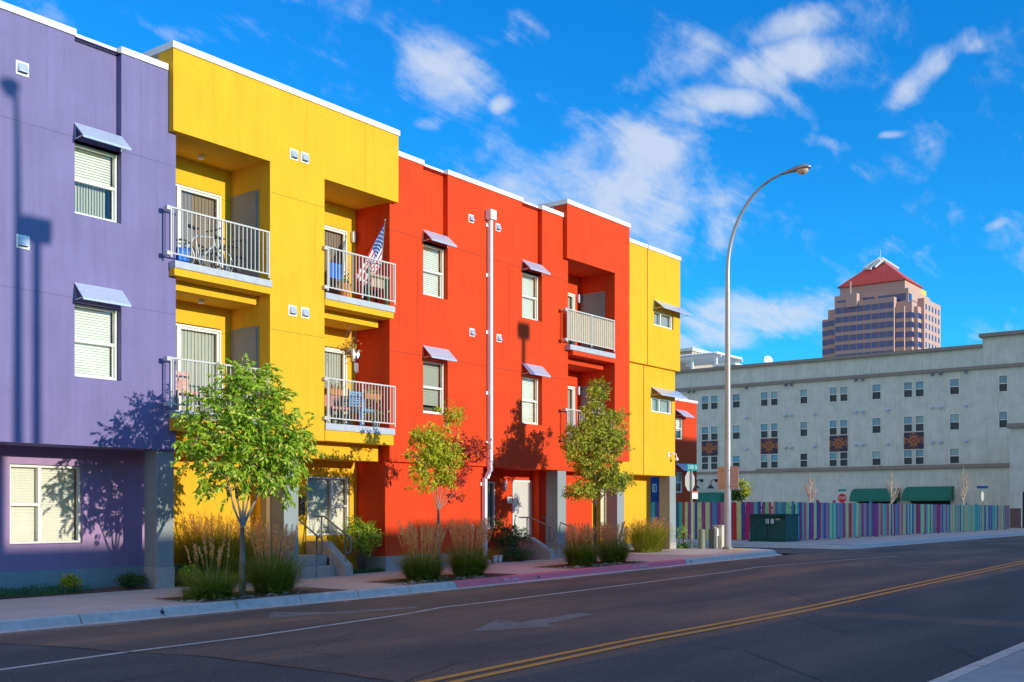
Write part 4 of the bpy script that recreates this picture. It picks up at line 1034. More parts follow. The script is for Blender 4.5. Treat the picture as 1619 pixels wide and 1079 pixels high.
# far stop sign, front visible (faces the street)
p = onX(1331.5, 788, 84); zb = gz(84)
t = thing('stop_sign', (p.x, p.y, zb), 'red STOP sign rising behind the striped fence', 'sign')
m = MB(); m.box(p.x+.02, p.x+.08, p.y-.03, p.y+.03, zb, p.z+1.05); m.build('post', M['galvpole'], t)
FX = Matrix.Rotation(R(-90), 4, 'Z') @ FACE     # text read from -X
m = MB(); pr = lambda r, x0, x1, mi: m.prism([(p.y+r*math.cos(R(22.5+45*i)), p.z+r*math.sin(R(22.5+45*i))) for i in range(8)], 'X', x0, x1, mi)
pr(.40, p.x, p.x+.004, 1); pr(.375, p.x-.005, p.x-.001, 0); pl = m.build('octagon_plate', [SR, M['white']], t)
text('STOP', .30, 'lettering', M['white'], pl, Matrix.Translation((p.x-.009, p.y, p.z)) @ FX, .85)
m = MB(); m.box(p.x-.01, p.x, p.y-.32, p.y+.32, p.z+.52, p.z+.70); m.box(p.x-.15, p.x+.15, p.y-.004, p.y+.004, p.z+.72, p.z+.90); m.build('street_name_plate', TEAL, t)
p = onX(1553.5, 785, 86)
t = thing('stop_sign', (p.x, p.y, zb), 'pale back of a stop sign with a blue street name blade at the right', 'sign')
m = MB(); m.box(p.x+.02, p.x+.07, p.y-.03, p.y+.03, zb, p.z+.65); m.build('post', M['galvpole'], t)
m = MB(); octagon(m, (p.x, p.y, p.z), .40, .01, 0); m.build('octagon_plate', mat('bright_plate', (.62,.62,.58), .5), t)
m = MB(); m.box(p.x-.01, p.x+.01, p.y-.40, p.y+.40, p.z+.58, p.z+.76, 0); m.box(p.x-.2, p.x+.2, p.y-.01, p.y+.01, p.z+.40, p.z+.56, 1); m.build('street_name_plate', [mat('sign_blue', (.02,.08,.40), .5), TEAL], t)
# bollard, pedestals
p = onY(1109.5, 868, 18.6); zb = gz(p.x)
t = MB(); t.tube([(p.x,18.6,zb-.02),(p.x,18.6,zb+.66),(p.x,18.6,zb+.70)], [.12,.12,.10], 16)
tag(t.build('bollard', mat('olive_bollard', (.20,.22,.15), .6), smooth=False), 'olive grey bollard standing between the stop sign and the meter box', 'bollard')
p = onY(1127, 868, 18.4); t = thing('utility_pedestal', (p.x, 18.4, gz(p.x)), 'dark grey utility pedestal with a white conduit beside the pale cabinet', 'utility box')
m = MB(); m.box(p.x-.14, p.x+.16, 18.3, 18.5, gz(p.x), gz(p.x)+.70); m.build('cabinet', mat('grey_cabinet', (.14,.15,.13), .6, .2, 8), t, bevel=.01)
m = MB(); m.tube([(p.x+.02,18.25,gz(p.x)),(p.x+.02,18.25,gz(p.x)+.6),(p.x+.02,18.28,gz(p.x)+.74),(p.x-.10,18.28,gz(p.x)+.76)], .022, 8); m.box(p.x-.03, p.x+.10, 18.22, 18.3, gz(p.x)+.45, gz(p.x)+.72); m.build('conduit', M['white'], t)
p = onY(1140, 868, 18.2); m = MB(); m.box(p.x-.13, p.x+.24, 18.1, 18.45, gz(p.x), gz(p.x)+.80, 0); m.prism([(p.x-.15,gz(p.x)+.80),(p.x+.26,gz(p.x)+.80),(p.x+.26,gz(p.x)+.84),(p.x-.15,gz(p.x)+.84)], 'Y', 18.08, 18.47, 0)
tag(m.build('utility_cabinet', mat('beige_cabinet', (.62,.58,.47), .6, .06, 6), bevel=.012), 'pale beige utility cabinet behind the street lamp pole', 'utility box')
# transformer
x0, x1, y0, y1 = 44.8, 46.2, 19.35, 21.0; zb = gz(45); zt = zb+1.2
t = thing('transformer_box', (45.5, 20.2, zb), 'dark green transformer box in front of the striped fence corner', 'utility box')
DG = mat('transformer_green', (.012,.085,.065), .55, .25, 2.5, .1, 20)
m = MB(); m.box(x0, x1, y0, y1, zb+.06, zt-.06); m.box(x0-.03, x1+.03, y0-.03, y1+.03, zt-.059, zt); m.box(x0-.06, x1+.06, y0-.06, y1+.06, zb-.02, zb+.059)
m.build('cabinet', DG, t, bevel=.015)
m = MB(); m.box(x0-.012, x0-.001, y0+.83, y0+.85, zb+.1, zt-.1); m.box(x0-.02, x0-.001, y0+.04, y1-.04, zt-.16, zt-.12); m.build('door_seam', M['black'], t)
for yy in (19.95, 20.18): pbox('warning_sticker', M['white'], t, x0-.006, x0-.001, yy-.07, yy+.07, zb+.78, zb+.98)
pbox('warning_sticker', M['amber'], t, x0-.006, x0-.001, 19.6, 19.8, zb+.93, zb+1.0)

# ------------------------------------------------------------------ striped fence
FC = [(.02,.27,.22),(.38,.42,.22),(.03,.04,.20),(.48,.12,.18),(.30,.012,.02),(.14,.03,.18),(.03,.14,.32),(.46,.38,.20),(.22,.01,.12),(.10,.38,.20),(.42,.03,.11),(.30,.20,.17),(.05,.24,.32)]
FM = [mat('fence_paint_%s' % n, [min(.85, c[0]*3.2), min(.8, c[1]*2.1), min(.75, c[2]*1.5)], .6, .12, 5) for n, c in zip('teal sage navy pink crimson violet blue cream plum mint magenta mauve azure'.split(), FC)]
fz = .40
t = thing('striped_fence', (46.5, 19.7, gz(46)), 'fence of many coloured upright boards around the lot on the far corner', 'fence')
m = MB(); y = 19.70; last = -1
def pick(last, pal):
    while True:
        i = rnd.choice(pal)
        if i != last: return i
pal = list(range(13))
while y < 33:
    w = rnd.choice([.13,.16,.19,.23]); last = pick(last, pal if y < 22 else [0,1,2,3,4,5,6,7,8]); tl = rnd.gauss(0,.012) if y > 21.3 else rnd.uniform(-.06,.05)
    m.obox((46.5+rnd.uniform(-.006,.006), y+w/2, (fz+gz(46))/2+rnd.uniform(-.01,.03)), Vector((.012,0,0)), Vector((0,w/2-.003,0)), Vector((0,tl,(fz-gz(46))/2)), last); y += w
x = 46.55
while x < 84.8:
    w = rnd.choice([.16,.20,.26,.32]); pp = [9,0,6,3,7,11,5,12] if x < 66 else [11,7,12,0,6,11,5,7,2]
    last = pick(last, pp+[1,2,4,8,10] if x < 68 else pp); zf_ = -1.31; tl = rnd.uniform(-.035,.035)
    m.obox((x+w/2, 19.62+rnd.uniform(-.006,.006), (fz+zf_)/2+rnd.uniform(-.015,.02)), Vector((w/2-.004,0,0)), Vector((0,.012,0)), Vector((tl,0,(fz-zf_)/2-.02)), last); x += w
m.build('boards', FM, t)
m = MB()
for z in (-.95, .1): m.box(46.53, 46.6, 19.7, 33, z, z+.09); m.box(46.6, 84.8, 19.65, 19.72, z, z+.09)
m.build('rails', M['barkd'], t)
for i in range(15): pbox('post', M['barkd'], t, 46.62+i*2.68, 46.72+i*2.68, 19.73, 19.83, -1.4, .3)
for px in (1294, 1320, 1378, 1529, 1544):
    p = onY(px, 795, 19.66); pbox('post', FM[8 if px < 1350 else 6], t, p.x-.09, p.x+.09, 19.66, 19.74, -1.3, fz+.10)

# ------------------------------------------------------------------ buildings across the side street
YN = 30.0; bl0, bl1, rd1 = 49.0, onY(1067, 0, YN).x, onY(1101.5, 0, YN).x
t = thing('townhouse', (52, 34, -1.3), 'dark blue stucco house glimpsed under the yellow end block', 'building')
m = MB(); m.box(bl0, bl1-.01, YN, 40, -1.4, 6.0); m.build('wall', M['blue'], t)
pbox('roof_cap', M['cap'], t, bl0-.05, bl1-.06, YN-.05, 40, 6.0, 6.15)
window(t, 'Y', YN-.04, onY(1031,0,YN).x, onY(1037,0,YN).x, 1.0, 1.45, 'slider', blind=0)
t = thing('townhouse', (56, 34, -1.3), 'orange red stucco house behind the stop sign, half in shade', 'building')
m = MB(); RT = 6.15
m.wall('Y', YN, bl1, rd1, -1.4, RT, [(bl1+.1, bl1+.95, 4.0, 5.2, .3, 1), (bl1+.1, bl1+.95, 1.0, 2.2, .3, 1)])
m.box(bl1, rd1, YN+.35, 40, -1.4, RT-.01); m.poly([(rd1,YN,-1.4),(rd1,YN+.35,-1.4),(rd1,YN+.35,RT),(rd1,YN,RT)])
m.build('wall', [M['red'], M['dark']], t)
pbox('roof_cap', M['cap'], t, bl1-.05, rd1+.06, YN-.05, 40, RT, RT+.14)
for z in (4.0, 1.0):
    window(t, 'Y', YN+.06, bl1+.11, bl1+.94, z+.01, z+1.19, 'hung', blind=.6); awning(t, bl1+.05, bl1+1.3, YN, z+1.65, z+1.28, .5)

# ------------------------------------------------------------------ grey block
XGB = 100.0
t = thing('apartment_building', (110, 35, -1.3), 'long grey four storey stucco building with green awnings across the far street', 'building')
GREYW = stucco('grey_green_stucco', (.68,.68,.575), .18)
TRIM = mat('brown_cornice', (.30,.24,.20), .8, .1, 2)
def py(px): return onX(px, 0, XGB).y
pairs = [(1109,1120.6),(1123.6,1135.4)], [(1202.3,1214.7),(1218.5,1230.5)], [(1311,1324),(1327.8,1341)], [(1428.6,1443),(1447,1461.4)]
singles = [(1158,1170.6),(1264.8,1277.4),(1378.6,1393.4),(1501.3,1517.4),(1579,1593.5)]
rows = [(10.10, 11.52), (7.02, 8.46), (4.10, 5.46)]
YR, YL = py(1680), py(1040)
holes = []; wins = []
for pr in list(pairs)+[[s_] for s_ in singles]:
    for (pa, pb) in pr:
        for k, (z0, z1) in enumerate(rows):
            if pa == 1579 and k == 2: continue
            a, b = py(pb), py(pa); holes.append((a, b, z0, z1, .35, 1)); wins.append((a, b, z0, z1, k))
m = MB()
m.wall('X', XGB, YR, YL, 3.7, 14.0, holes)
m.box(XGB+.36, 118, YR, YL, -1.4, 13.9)
YK = py(1200); m.box(XGB-.45, XGB+.355, YR, YK, -1.4, 3.7); m.box(XGB-.02, XGB+.355, YK+.002, YL, -1.4, 3.7)
YU = py(1553); m.box(XGB-.02, XGB+.8, YR-3, YU, 12.45, 14.85); m.box(XGB-.03, XGB+.8, YU+.01, YL, 12.45, 14.0)
m.build('wall', [GREYW, M['dark']], t)
m = MB(); m.box(XGB-.35, XGB+1, YU+.02, YL, 14.0, 14.28); m.box(XGB-.4, XGB+1, YR-3, YU+.2, 14.86, 15.16)
m.box(XGB-.22, XGB-.001, YR, YL, 12.15, 12.44); m.box(XGB-.75, XGB+.1, YR, YK, 3.71, 4.02); m.box(XGB-.25, XGB, YK+.01, YL, 3.71, 3.9)
m.build('cornice', TRIM, t)
M['far_glass'] = mat('painted_sky_glass', (.03,.24,.36), .05, .3, .4, spec=1.0); M['screen'] = mat('dark_screen', (.012,.03,.045), .3, .2, 2); M['far_glassb'] = mat('pale_blind_glass', (.14,.30,.36), .08, .3, .4, spec=1.0)  # blue sky reflection of the upper panes put into their base colour
for (a, b, z0, z1, k) in wins:
    fr = MB(); f_ = .05; X0_ = XGB-.05; g1_ = rnd.choice(['far_glass','far_glass','far_glassb','screen'] if k == 2 else ['far_glass','far_glass','far_glassb'])
    fr.box(X0_, XGB+.12, a, a+f_, z0, z1); fr.box(X0_, XGB+.12, b-f_, b, z0, z1); fr.box(X0_, XGB+.12, a+f_, b-f_, z0, z0+f_); fr.box(X0_, XGB+.12, a+f_, b-f_, z1-f_, z1)
    zm = (z0+z1)/2; fr.box(X0_+.06, XGB+.12, a+f_, b-f_, zm-.03, zm+.03)
    w = fr.build('window', M['vinyl'], t)
    q = MB(); q.poly([(XGB+.06,a+f_,zm),(XGB+.06,b-f_,zm),(XGB+.06,b-f_,z1-f_),(XGB+.06,a+f_,z1-f_)]); q.poly([(XGB+.09,a+f_,z0+f_),(XGB+.09,b-f_,z0+f_),(XGB+.09,b-f_,zm),(XGB+.09,a+f_,zm)], 1)
    if 'far_glass' not in M:
        M['far_glassb'] = mat('pale_blind_glass', (.14,.30,.36), .08, .3, .4, spec=1.0)
        M['far_glass'] = mat('painted_sky_glass', (.03,.24,.36), .05, .3, .4, spec=1.0, metal=.0); M['screen'] = mat('dark_screen', (.012,.03,.045), .3, .2, 2)
    q.build('pane', [M[g1_], M['screen']], w)
def tilepanel():
    m_, nt, p_ = new_mat('patterned_brick_panel'); tc = N(nt, 'ShaderNodeTexCoord')
    br_ = N(nt, 'ShaderNodeTexChecker', Scale=1.0)
    v = N(nt, 'ShaderNodeTexVoronoi', Scale=3.0, distance='CHEBYCHEV'); L(nt, tc.outputs['Object'], v.inputs['Vector'])
    cr = N(nt, 'ShaderNodeValToRGB'); e = cr.color_ramp.elements; cr.color_ramp.interpolation = 'CONSTANT'
    e[0].color = (.03,.035,.07,1); e[1].color = (.16,.04,.035,1); e[1].position = .6
    L(nt, v.outputs['Color'], cr.inputs['Fac']); L(nt, cr.outputs[0], p_.inputs['Base Color']); return m_
TP = tilepanel(); TM = [TP, mat('orange_tile', (.55,.24,.08), .7), mat('red_tile', (.34,.05,.035), .7), mat('navy_tile', (.03,.035,.09), .7)]
for pr in pairs:
    a, b = py(pr[1][1])+.05, py(pr[0][0])-.05; z0, z1 = 5.50, 6.98; m = MB(); m.box(XGB-.06, XGB-.002, a, b, z0, z1, 0)
    yc, zc = (a+b)/2, (z0+z1)/2+.05; nx = 19; cw = (b-a)/nx; nz = int((z1-z0)/cw)
    for i in range(nx):
        for j in range(nz):
            dx, dz = abs(i-nx//2), abs(j-nz//2)
            r = dx+dz; c_ = None
            if r in (0,1,4,5) and dx < 6: c_ = 1
            elif r in (2,3,6): c_ = 2
            elif dx >= 8 and dz < 4: c_ = 1 if (i+j) % 2 else 2
            elif r < 9 and (i*j) % 3 == 0: c_ = 1
            elif (i+j) % 2 == 0: c_ = 3
            if c_ is not None: m.box(XGB-.075, XGB-.061, a+i*cw+.008, a+(i+1)*cw-.008, z0+j*cw+.008, z0+(j+1)*cw-.008, c_)
    m.build('tile_panel', TM, t)
# little wall lights and vents
for k, z in enumerate((12.0, 9.1, 6.05)):
    for px in (1090, 1098, 1181, 1243, 1252, 1289, 1354, 1365, 1405, 1475, 1488, 1528):
        if (k == 0) and px in (1289, 1405): continue
        y = py(px); m = MB(); m.tube([(XGB,y,z),(XGB-.25,y,z+.02)], .10, 8); m.ball((XGB-.28,y,z-.02), .13, 0, 8, 6); m.build('wall_light', M['galv'] if k else M['steel'], t)
GA = mat('green_awning_canvas', (.008,.17,.105), .7, .1, 1.5)
for (pa, pb, yt, yb_, out) in ((1103,1146,779,800,1.3), (1352,1423,772.5,793,1.5), (1435,1508,769.5,792,1.6)):
    a, b = onX(pb, 0, XGB-.5).y, onX(pa, 0, XGB-.5).y; z1 = onX((pa+pb)/2, yt, XGB-.5).z; z0 = onX((pa+pb)/2, yb_, XGB-.5-out).z; X1 = XGB-.46
    prof = [(X1,z1)]+[(X1-out*math.sin(R(q)), z0+.1+(z1-z0-.1)*math.cos(R(q))) for q in (20,40,60,80,90)]+[(X1-out,z0),(X1,z0)]
    m = MB(); m.prism(prof, 'Y', a, b); m.build('canopy', GA, t)
    pbox('shopfront', M['dark'], t, X1-.02, X1+.005, a+.3, b-.3, -1.3, z0-.01)
for px in (1106.5, 1129.5):
    y = onX(px, 0, XGB).y; z = onX(px, 764, XGB).z; m = MB(); m.tube([(XGB,y-.2,z+.1),(XGB-.3,y-.1,z+.35),(XGB-.7,y,z+.2),(XGB-.8,y,z-.3)], .05, 6); m.tube([(XGB-.8,y,z-.2),(XGB-.8,y,z-.55)], [.08,.38], 10); m.ball((XGB-.1,y-.25,z+.25), .16, 0, 8, 6); m.build('barn_lamp', M['black'], t)
# end pavilion in front at the right
XV = 93.0
t = thing('pavilion_building', (98, 15, -1.3), 'lower grey stucco wing with a brick base at the right edge', 'building')
yv = onX(1596.5, 0, XV).y; zt_ = onX(1600, 677, XV).z
m = MB(); m.box(XV, XGB-.8, 8, yv, .2, zt_); m.build('wall', GREYW, t)
m = MB(); m.box(XV-.25, XGB-.8, 8, yv+.2, zt_+.001, zt_+.35); m.build('cornice', TRIM, t)
m = MB(); m.box(XV-.04, XGB-.8, 8, yv+.04, -1.4, .199); m.build('brick_base', mat('brown_brick', (.17,.10,.09), .9, .2, 3), t)
m = MB(); ya = onX(1617, 0, XV).y; m.box(XV-.10, XV-.045, 8, ya, -1.3, onX(1617,778,XV).z, 1); m.box(XV-.12, XV-.041, ya, ya+.1, -1.3, onX(1617,778,XV).z+.05, 0); m.build('door', [M['white'], M['dark']], t)
shrub('leafy_shrub', 'yellow green tuft by the brick base at the right edge', [(1613,826,9,9,1)], 0, 0, 'olive') if False else None
# rooftop pergola and penthouse
t = thing('rooftop_pergola', (104, 55, 14.1), 'white slatted pergola on the roof of the grey building', 'pergola')
a, b = onX(1192, 0, 108).y, onX(1078, 0, 108).y
m = MB()
zt_ = onX(1130, 564, 106).z
b1_ = onX(1146, 0, 106).y
for i in range(18):
    y = b1_+(b-b1_)*i/17; m.box(104, 110, y-.05, y+.05, zt_, zt_+.22)
for xx in (104.5, 109.5): m.box(xx, xx+.15, b1_-.3, b+.3, zt_-.3, zt_-.01)
for y in (b1_+.3, (b+b1_)/2, b-.3):
    for xx in (104.5, 109.5): m.box(xx, xx+.22, y-.11, y+.11, 13.9, zt_-.3)
zl = onX(1170, 577, 104).z
for i in range(16):
    y = a+(b1_-a)*i/15; m.box(103.5, 108, y-.05, y+.05, zl, zl+.18)
for xx in (103.8, 107.6): m.box(xx, xx+.12, a-.2, b1_, zl-.2, zl-.01)
for y in (a, (a+b1_)/2, b1_-.2): m.box(103.8, 103.95, y-.08, y+.08, 13.9, zl-.2)
m.build('frame', M['white'], t)
m = MB(); a, b = onX(1094, 0, 112).y, onX(1060, 0, 112).y; z1 = onX(1094, 555, 112).z; m.box(112, 120, a, b+8, 13.9, z1, 0); m.box(111.8, 120, a-.2, b+8, z1+.001, z1+.35, 1)
tag(m.build('rooftop_penthouse', [mat('tan_stucco', (.50,.38,.27), .9, .1, 1), M['white']]), 'tan rooftop penthouse behind the white pergola', 'penthouse')
t = thing('satellite_dish', (103, 44, 14.2), 'round white dish standing on the grey building roof', 'dish')
p = onX(1215, 570, 102); m = MB()
nrm = Vector((-.6,-.75,.25)).normalized(); m.tube([p+nrm*.0, p-nrm*.08, p-nrm*.2], [.48,.42,.15], 20); m.build('reflector', M['white'], t)
m = MB(); m.tube([(p.x+.15,p.y+.1,13.9),(p.x+.12,p.y+.1,p.z-.1)], .06, 8)
for a_ in (0.5, 1.5, 2.6): m.tube([p+Vector((0,math.cos(a_)*.5,math.sin(a_)*.5)), p+Vector((0,math.cos(a_)*.72,math.sin(a_)*.72))], .03, 5)
m.build('mount', M['steel'], t)

# ------------------------------------------------------------------ bare trees on the far pavement
def bare(px, ytop, X, label, mt):
    p = onX(px, 800, X); zb = -1.3; zt = onX(px, ytop, X).z; t = thing('bare_tree', (X, p.y, zb), label, 'tree', 'small bare trees in front of the grey building')
    tr = MB(); H = zt-zb; base = Vector((X, p.y, zb)); top = Vector((X, p.y, zt))
    tr.tube([base, base.lerp(top,.5), top], [.075,.05,.012], 6)
    tw = MB()
    for i in range(26):
        u = .38+.5*rnd.random(); s = base.lerp(top, u); a = rnd.uniform(0,6.28); ln = H*(.95-u)*rnd.uniform(.45,.8)
        d = Vector((math.cos(a)*.42, math.sin(a)*.42, .9)).normalized(); e = s+d*ln; md = s.lerp(e,.5)+Vector((math.cos(a),math.sin(a),0))*ln*.08
        tr.tube([s, md, e], [.028,.02,.008], 4, cap=False)
        for _ in range(4):
            q = s.lerp(e, rnd.uniform(.3,.9)); tw.tube([q, q+(d+rv(.35)).normalized()*ln*.35], [.014,.006], 3, cap=False)
    tr.build('trunk', mt, t); tw.build('twigs', mt, t)
BP = mat('pinkish_branch', (.55,.36,.28), .9)
bare(1281, 748, 88, 'small bare pinkish tree behind the fence left of the STOP sign', BP)
bare(1409, 742, 88, 'small bare tree in front of the brighter green awning', M['barkpale'])
bare(1523, 737, 88, 'small bare tree between the dark green awning and the pale sign back', M['barkpale'])
def fartree(px, X, blobs, n, lm, label):
    p = onX(px, 800, X); t = thing('leafy_tree', (X, p.y, -1.3), label, 'tree'); lf = MB(); tr = MB()
    for b in blobs:
        c = onX(b[0], b[1], X); ry = abs(onX(b[0]+b[2], b[1], X).y-c.y); rz_ = abs(onX(b[0], b[1]-b[3], X).z-c.z)
        for _ in range(int(n*b[4])):
            v = rv(1).normalized()*rnd.random()**.5; q = Vector((X+v.x*ry, c.y+v.y*ry, c.z+v.z*rz_)); leaf(lf, q, rv(1).normalized(), .22, .12, b[5])
        tr.tube([(X,p.y,-1.3),(X,p.y+(c.y-p.y)*.4,c.z*.6),tuple(c)], [.12,.07,.03], 6)
    tr.build('trunk', M['barkd'], t); lf.build('crown', [LM['dark'], LM['lime']], t, tint=True)
fartree(1170, 86, [(1162,783,9,9,1,0),(1172,784,9,7,.6,0),(1180,775,8,14,.5,1),(1172,765,5,9,.2,1)], 500, 'dark', 'yellowing green tree behind the fence right of the street lamp')

# ------------------------------------------------------------------ distant office tower
TX, TY = 440.0, 0
tw_ = thing('office_tower', (458, 155, -2), 'distant pink office tower with a red pyramid roof', 'tower')
PS = mat('pink_stone', (.56,.34,.285), .85, .05, .1); TG = mat('tower_blue_glass', (.008,.04,.19), .12, .2, .1, spec=.8); RR = mat('red_metal_roof', (.72,.075,.05), .6, .08, .2)
FL = 3.78
m = MB(); ZB = 84.0
m.box(441, 475, 138, 172, -2, 82.5)
m.box(438, 441.01, 144, 168, -2, 84.4); m.box(448, 470, 135.4, 138.01, -2, 84.4)
m.box(442.5, 472, 172, 175, -2, 79.0); m.box(475, 478, 141, 168, -2, 80.5)
m.box(439.5, 441, 140.5, 143.9, -2, 80.6); m.box(443.5, 447.9, 136.5, 138, -2, 80.6)
m.box(443, 471, 140, 170, 82.5, 88.2); m.box(445, 466, 142, 168.5, 88.2, 91.8)
m.box(471, 474.5, 142, 158, 82.5, 88)
m.build('wall', PS, tw_)
m = MB(); ax, ay, az = 454.5, 155, 103.6; bb = [(444,141,91.9),(467,141,91.9),(467,169.5,91.9),(444,169.5,91.9)]
for i in range(4): m.poly([bb[i], bb[(i+1) % 4], (ax, ay, az)])
m.poly(bb); m.build('roof', RR, tw_)
m = MB()   # open lattice at the tip
AP = Vector((ax,ay,az)); B3, B0, B1 = Vector(bb[3]), Vector(bb[0]), Vector(bb[1]); o_ = Vector((-.35,0,.25))
l3, l0 = B3.lerp(AP,.62)+o_, B0.lerp(AP,.80)+o_
m.poly([l3, B3.lerp(B0,.35).lerp(AP,.58)+o_, l0, AP+o_], 1)
for (u0, v0, u1, v1) in ((.0,.64,.0,1.0),(.12,.60,.55,.97),(.30,.58,.80,.93),(.45,.62,1.0,.88)):
    m.tube([B3.lerp(B0,u0).lerp(AP,v0)+o_*2, B3.lerp(B0,u1).lerp(AP,v1)+o_*2], .5, 5, 0)
m.tube([B3.lerp(AP,.62)+o_*2, B3.lerp(B0,.35).lerp(AP,.57)+o_*2], .5, 5, 0)
m.tube([AP+Vector((.1,-.5,.3)), B1.lerp(AP,.62)+Vector((.1,-.5,.5))], .55, 5, 0)
m.tube([(ax,ay,az),(ax,ay,az+4)], .12, 5, 0)
m.build('crown_lattice', [M['white'], TG], tw_)
pbox('roof_parapet', mat('yellow_stone', (.75,.52,.10), .8), tw_, 466.5, 476, 143, 152, 88.1, 92.2)
m = MB(); m.box(436.9, 440, 158.5, 163, 82, 87.4); m.tube([(438,161.5,87),(438,161.5,92.5)], .35, 6); m.build('chimney', PS, tw_)
rowsz = [81.2-FL*i for i in range(7)]
wm = MB(); wm.box(437.9, 437.97, -1.34, 1.34, -1.15, 1.15); wf = None
ncol = 8
for k, z in enumerate(rowsz):
    for i in range(ncol):
        y = 145.6+(166.4-145.6)*i/(ncol-1)
        if wf is None: wf = wm.build('window', TG, tw_); wf.location = Vector((0, y, z))-Vector(tw_.location); continue
        c = wf.copy(); C.objects.link(c); c.location = Vector((0, y, z))-Vector(tw_.location)
wm = MB(); wm.box(-.75, .75, 135.30, 135.37, -1.1, 1.1); wf = None
for k, z in enumerate(rowsz):
    for i in range(5):
        x = 450.5+i*4.2
        if wf is None: wf = wm.build('window', TG, tw_); wf.location = Vector((x, 0, z))-Vector(tw_.location); continue
        c = wf.copy(); C.objects.link(c); c.location = Vector((x, 0, z))-Vector(tw_.location)
m = MB()
for k in range(7):
    z = rowsz[k]-.4
    if z > 78: continue
    pbox('window_band', TG, tw_, 440.9, 440.96, 168.2, 171.9, z-1.1, z+1.1); pbox('window_band', TG, tw_, 442.4, 442.46, 172.1, 175, z-1.1, z+1.1); pbox('window_band', TG, tw_, 442.5, 472, 175, 175.06, z-1.1, z+1.1)
    pbox('window_band', TG, tw_, 439.4, 439.46, 140.6, 143.8, z-1.1, z+1.1); pbox('window_band', TG, tw_, 440.9, 440.96, 138.02, 140.4, z-1.1, z+1.1); pbox('window_band', TG, tw_, 441, 443.4, 137.93, 137.99, z-1.1, z+1.1); pbox('window_band', TG, tw_, 443.6, 447.8, 136.42, 136.48, z-1.1, z+1.1)
    pbox('window_band', TG, tw_, 470.2, 475, 137.93, 137.99, z-1.1, z+1.1); pbox('window_band', TG, tw_, 475.1, 477.9, 140.92, 140.98, z-1.1, z+1.1)
for (a, b) in ((141, 152), (153.5, 158), (163.5, 169)): pbox('window_band', TG, tw_, 442.9, 442.96, a, b, 83.3, 86.2)
pbox('window_band', TG, tw_, 443.5, 447, 139.9, 139.96, 83.3, 86.2)
m = MB()
for i in range(14):
    z = rowsz[-1]-FL*(i+1)
    m.box(437.9, 437.96, 145, 167, z-1, z+1); m.box(449, 469, 135.3, 135.36, z-1, z+1)
tag(m.build('window', TG, tw_), kind='stuff')

# ------------------------------------------------------------------ buildings across the street (behind the camera, shading the road)
tan_ = mat('tan_block', (.42,.36,.29), .9, .1, .5)
YC = -15.0
def shade_edge(z, Y): return z+.2*(Y-YC)
segs = [(-45, 25.4, shade_edge(-.50,19.45)), (25.41, 30.2, shade_edge(-.33,19.45)), (30.21, 35.3, shade_edge(-.56,19.45)), (35.31, 45.5, shade_edge(-1.40,16.6)), (45.51, 66, shade_edge(4.1,30)), (66.01, 150, 7.6)]
t = thing('low_commercial_building', (0, -22, -1.6), 'tan flat roofed building along the near side of the street', 'building')
m = MB()
for (a, b, z) in segs[:4]: m.box(a, b, YC-14, YC, -2, z)
m.build('wall', tan_, t)
m = MB()
for a in (6.5, 19.0, 27.5): m.box(a, a+1.4, YC-3, YC-1, segs[0][2]-.5, segs[0][2]+rnd.uniform(.15,.35))  # unseen parapet bumps added to put humps in the shadow edge
m.build('parapet_bump', M['galv'], t)
t = thing('brick_warehouse', (90, -22, -1.6), 'taller flat roofed block farther along the near side of the street', 'building')
m = MB(); [m.box(a, b, YC-14, YC, -2, z) for a, b, z in segs[4:]]; m.build('wall', tan_, t)

def cmat(n, c, r=.6): return mat(n, c, r, .1, 8)
BLU, ORG, WOOD, PNK, GRN = cmat('blue_plastic', (.01,.16,.62)), cmat('orange_clay', (.62,.22,.04)), cmat('tan_wood', (.50,.34,.18)), cmat('rose_cushion', (.52,.20,.15)), cmat('green_post_paint', (.01,.22,.10))
def bicycle(x, Y, zf, label, col, R0=.33, base=1.02, lean=.05):
    t = thing('bicycle', (x+base/2, Y, zf), label, 'bicycle', 'bicycles parked on the top left balcony')
    def P(px_, h, off=0): return Vector((x+px_, Y+lean*h+off, zf+h))
    for cx_ in (0, base):
        m = MB(); c = P(cx_, R0); nrm = Vector((0,1,-lean)).normalized(); m.torus(c, nrm, R0-.02, .02, 0, 28, 6); m.torus(c, nrm, R0-.045, .008, 1, 28, 5)
        for i in range(12):
            a = math.pi*2*i/12; m.tube([c, c+Vector((math.cos(a)*(R0-.04), 0, math.sin(a)*(R0-.04)))], .002, 3, 1, cap=False)
        m.ball(c, .03, 1, 8, 6); m.build('wheel', [M['rubber'], M['galvpole']], t)
    m = MB(); bbk = P(.42, .28); sh = P(.32, .78); hd = P(.80, .84); hd2 = P(.83, .70)
    for a, b in ((bbk, sh), (sh, hd), (bbk, hd2), (hd, hd2), (sh, P(0,R0)), (bbk, P(0,R0)), (hd2, P(base,R0))): m.tube([a, b], .017, 7)
    m.tube([P(.30,.76), P(.29,.92)], .012, 6); m.build('frame', col, t)
    one('saddle', M['black'], t, lambda q: q.prism([(x+.14,zf+.94),(x+.40,zf+.93),(x+.40,zf+.955),(x+.26,zf+.97),(x+.14,zf+1.0)], 'Y', Y+lean*.9-.06, Y+lean*.9+.06), bevel=.01)
    one('handlebar', M['black'], t, lambda q: q.tube([P(.78,1.0,-.28), P(.86,1.02,-.12), P(.80,.98), P(.86,1.02,.12), P(.78,1.0,.28)], .013, 6))
    one('crank', M['steel'], t, lambda q: (q.disc(bbk+Vector((0,-.05,0)), (0,1,0), .09, 0, 16, .006), q.tube([bbk+Vector((0,-.06,0)), bbk+Vector((.12,-.08,-.12))], .01, 5)))
    return t
bx0 = XY(288, 19.8)
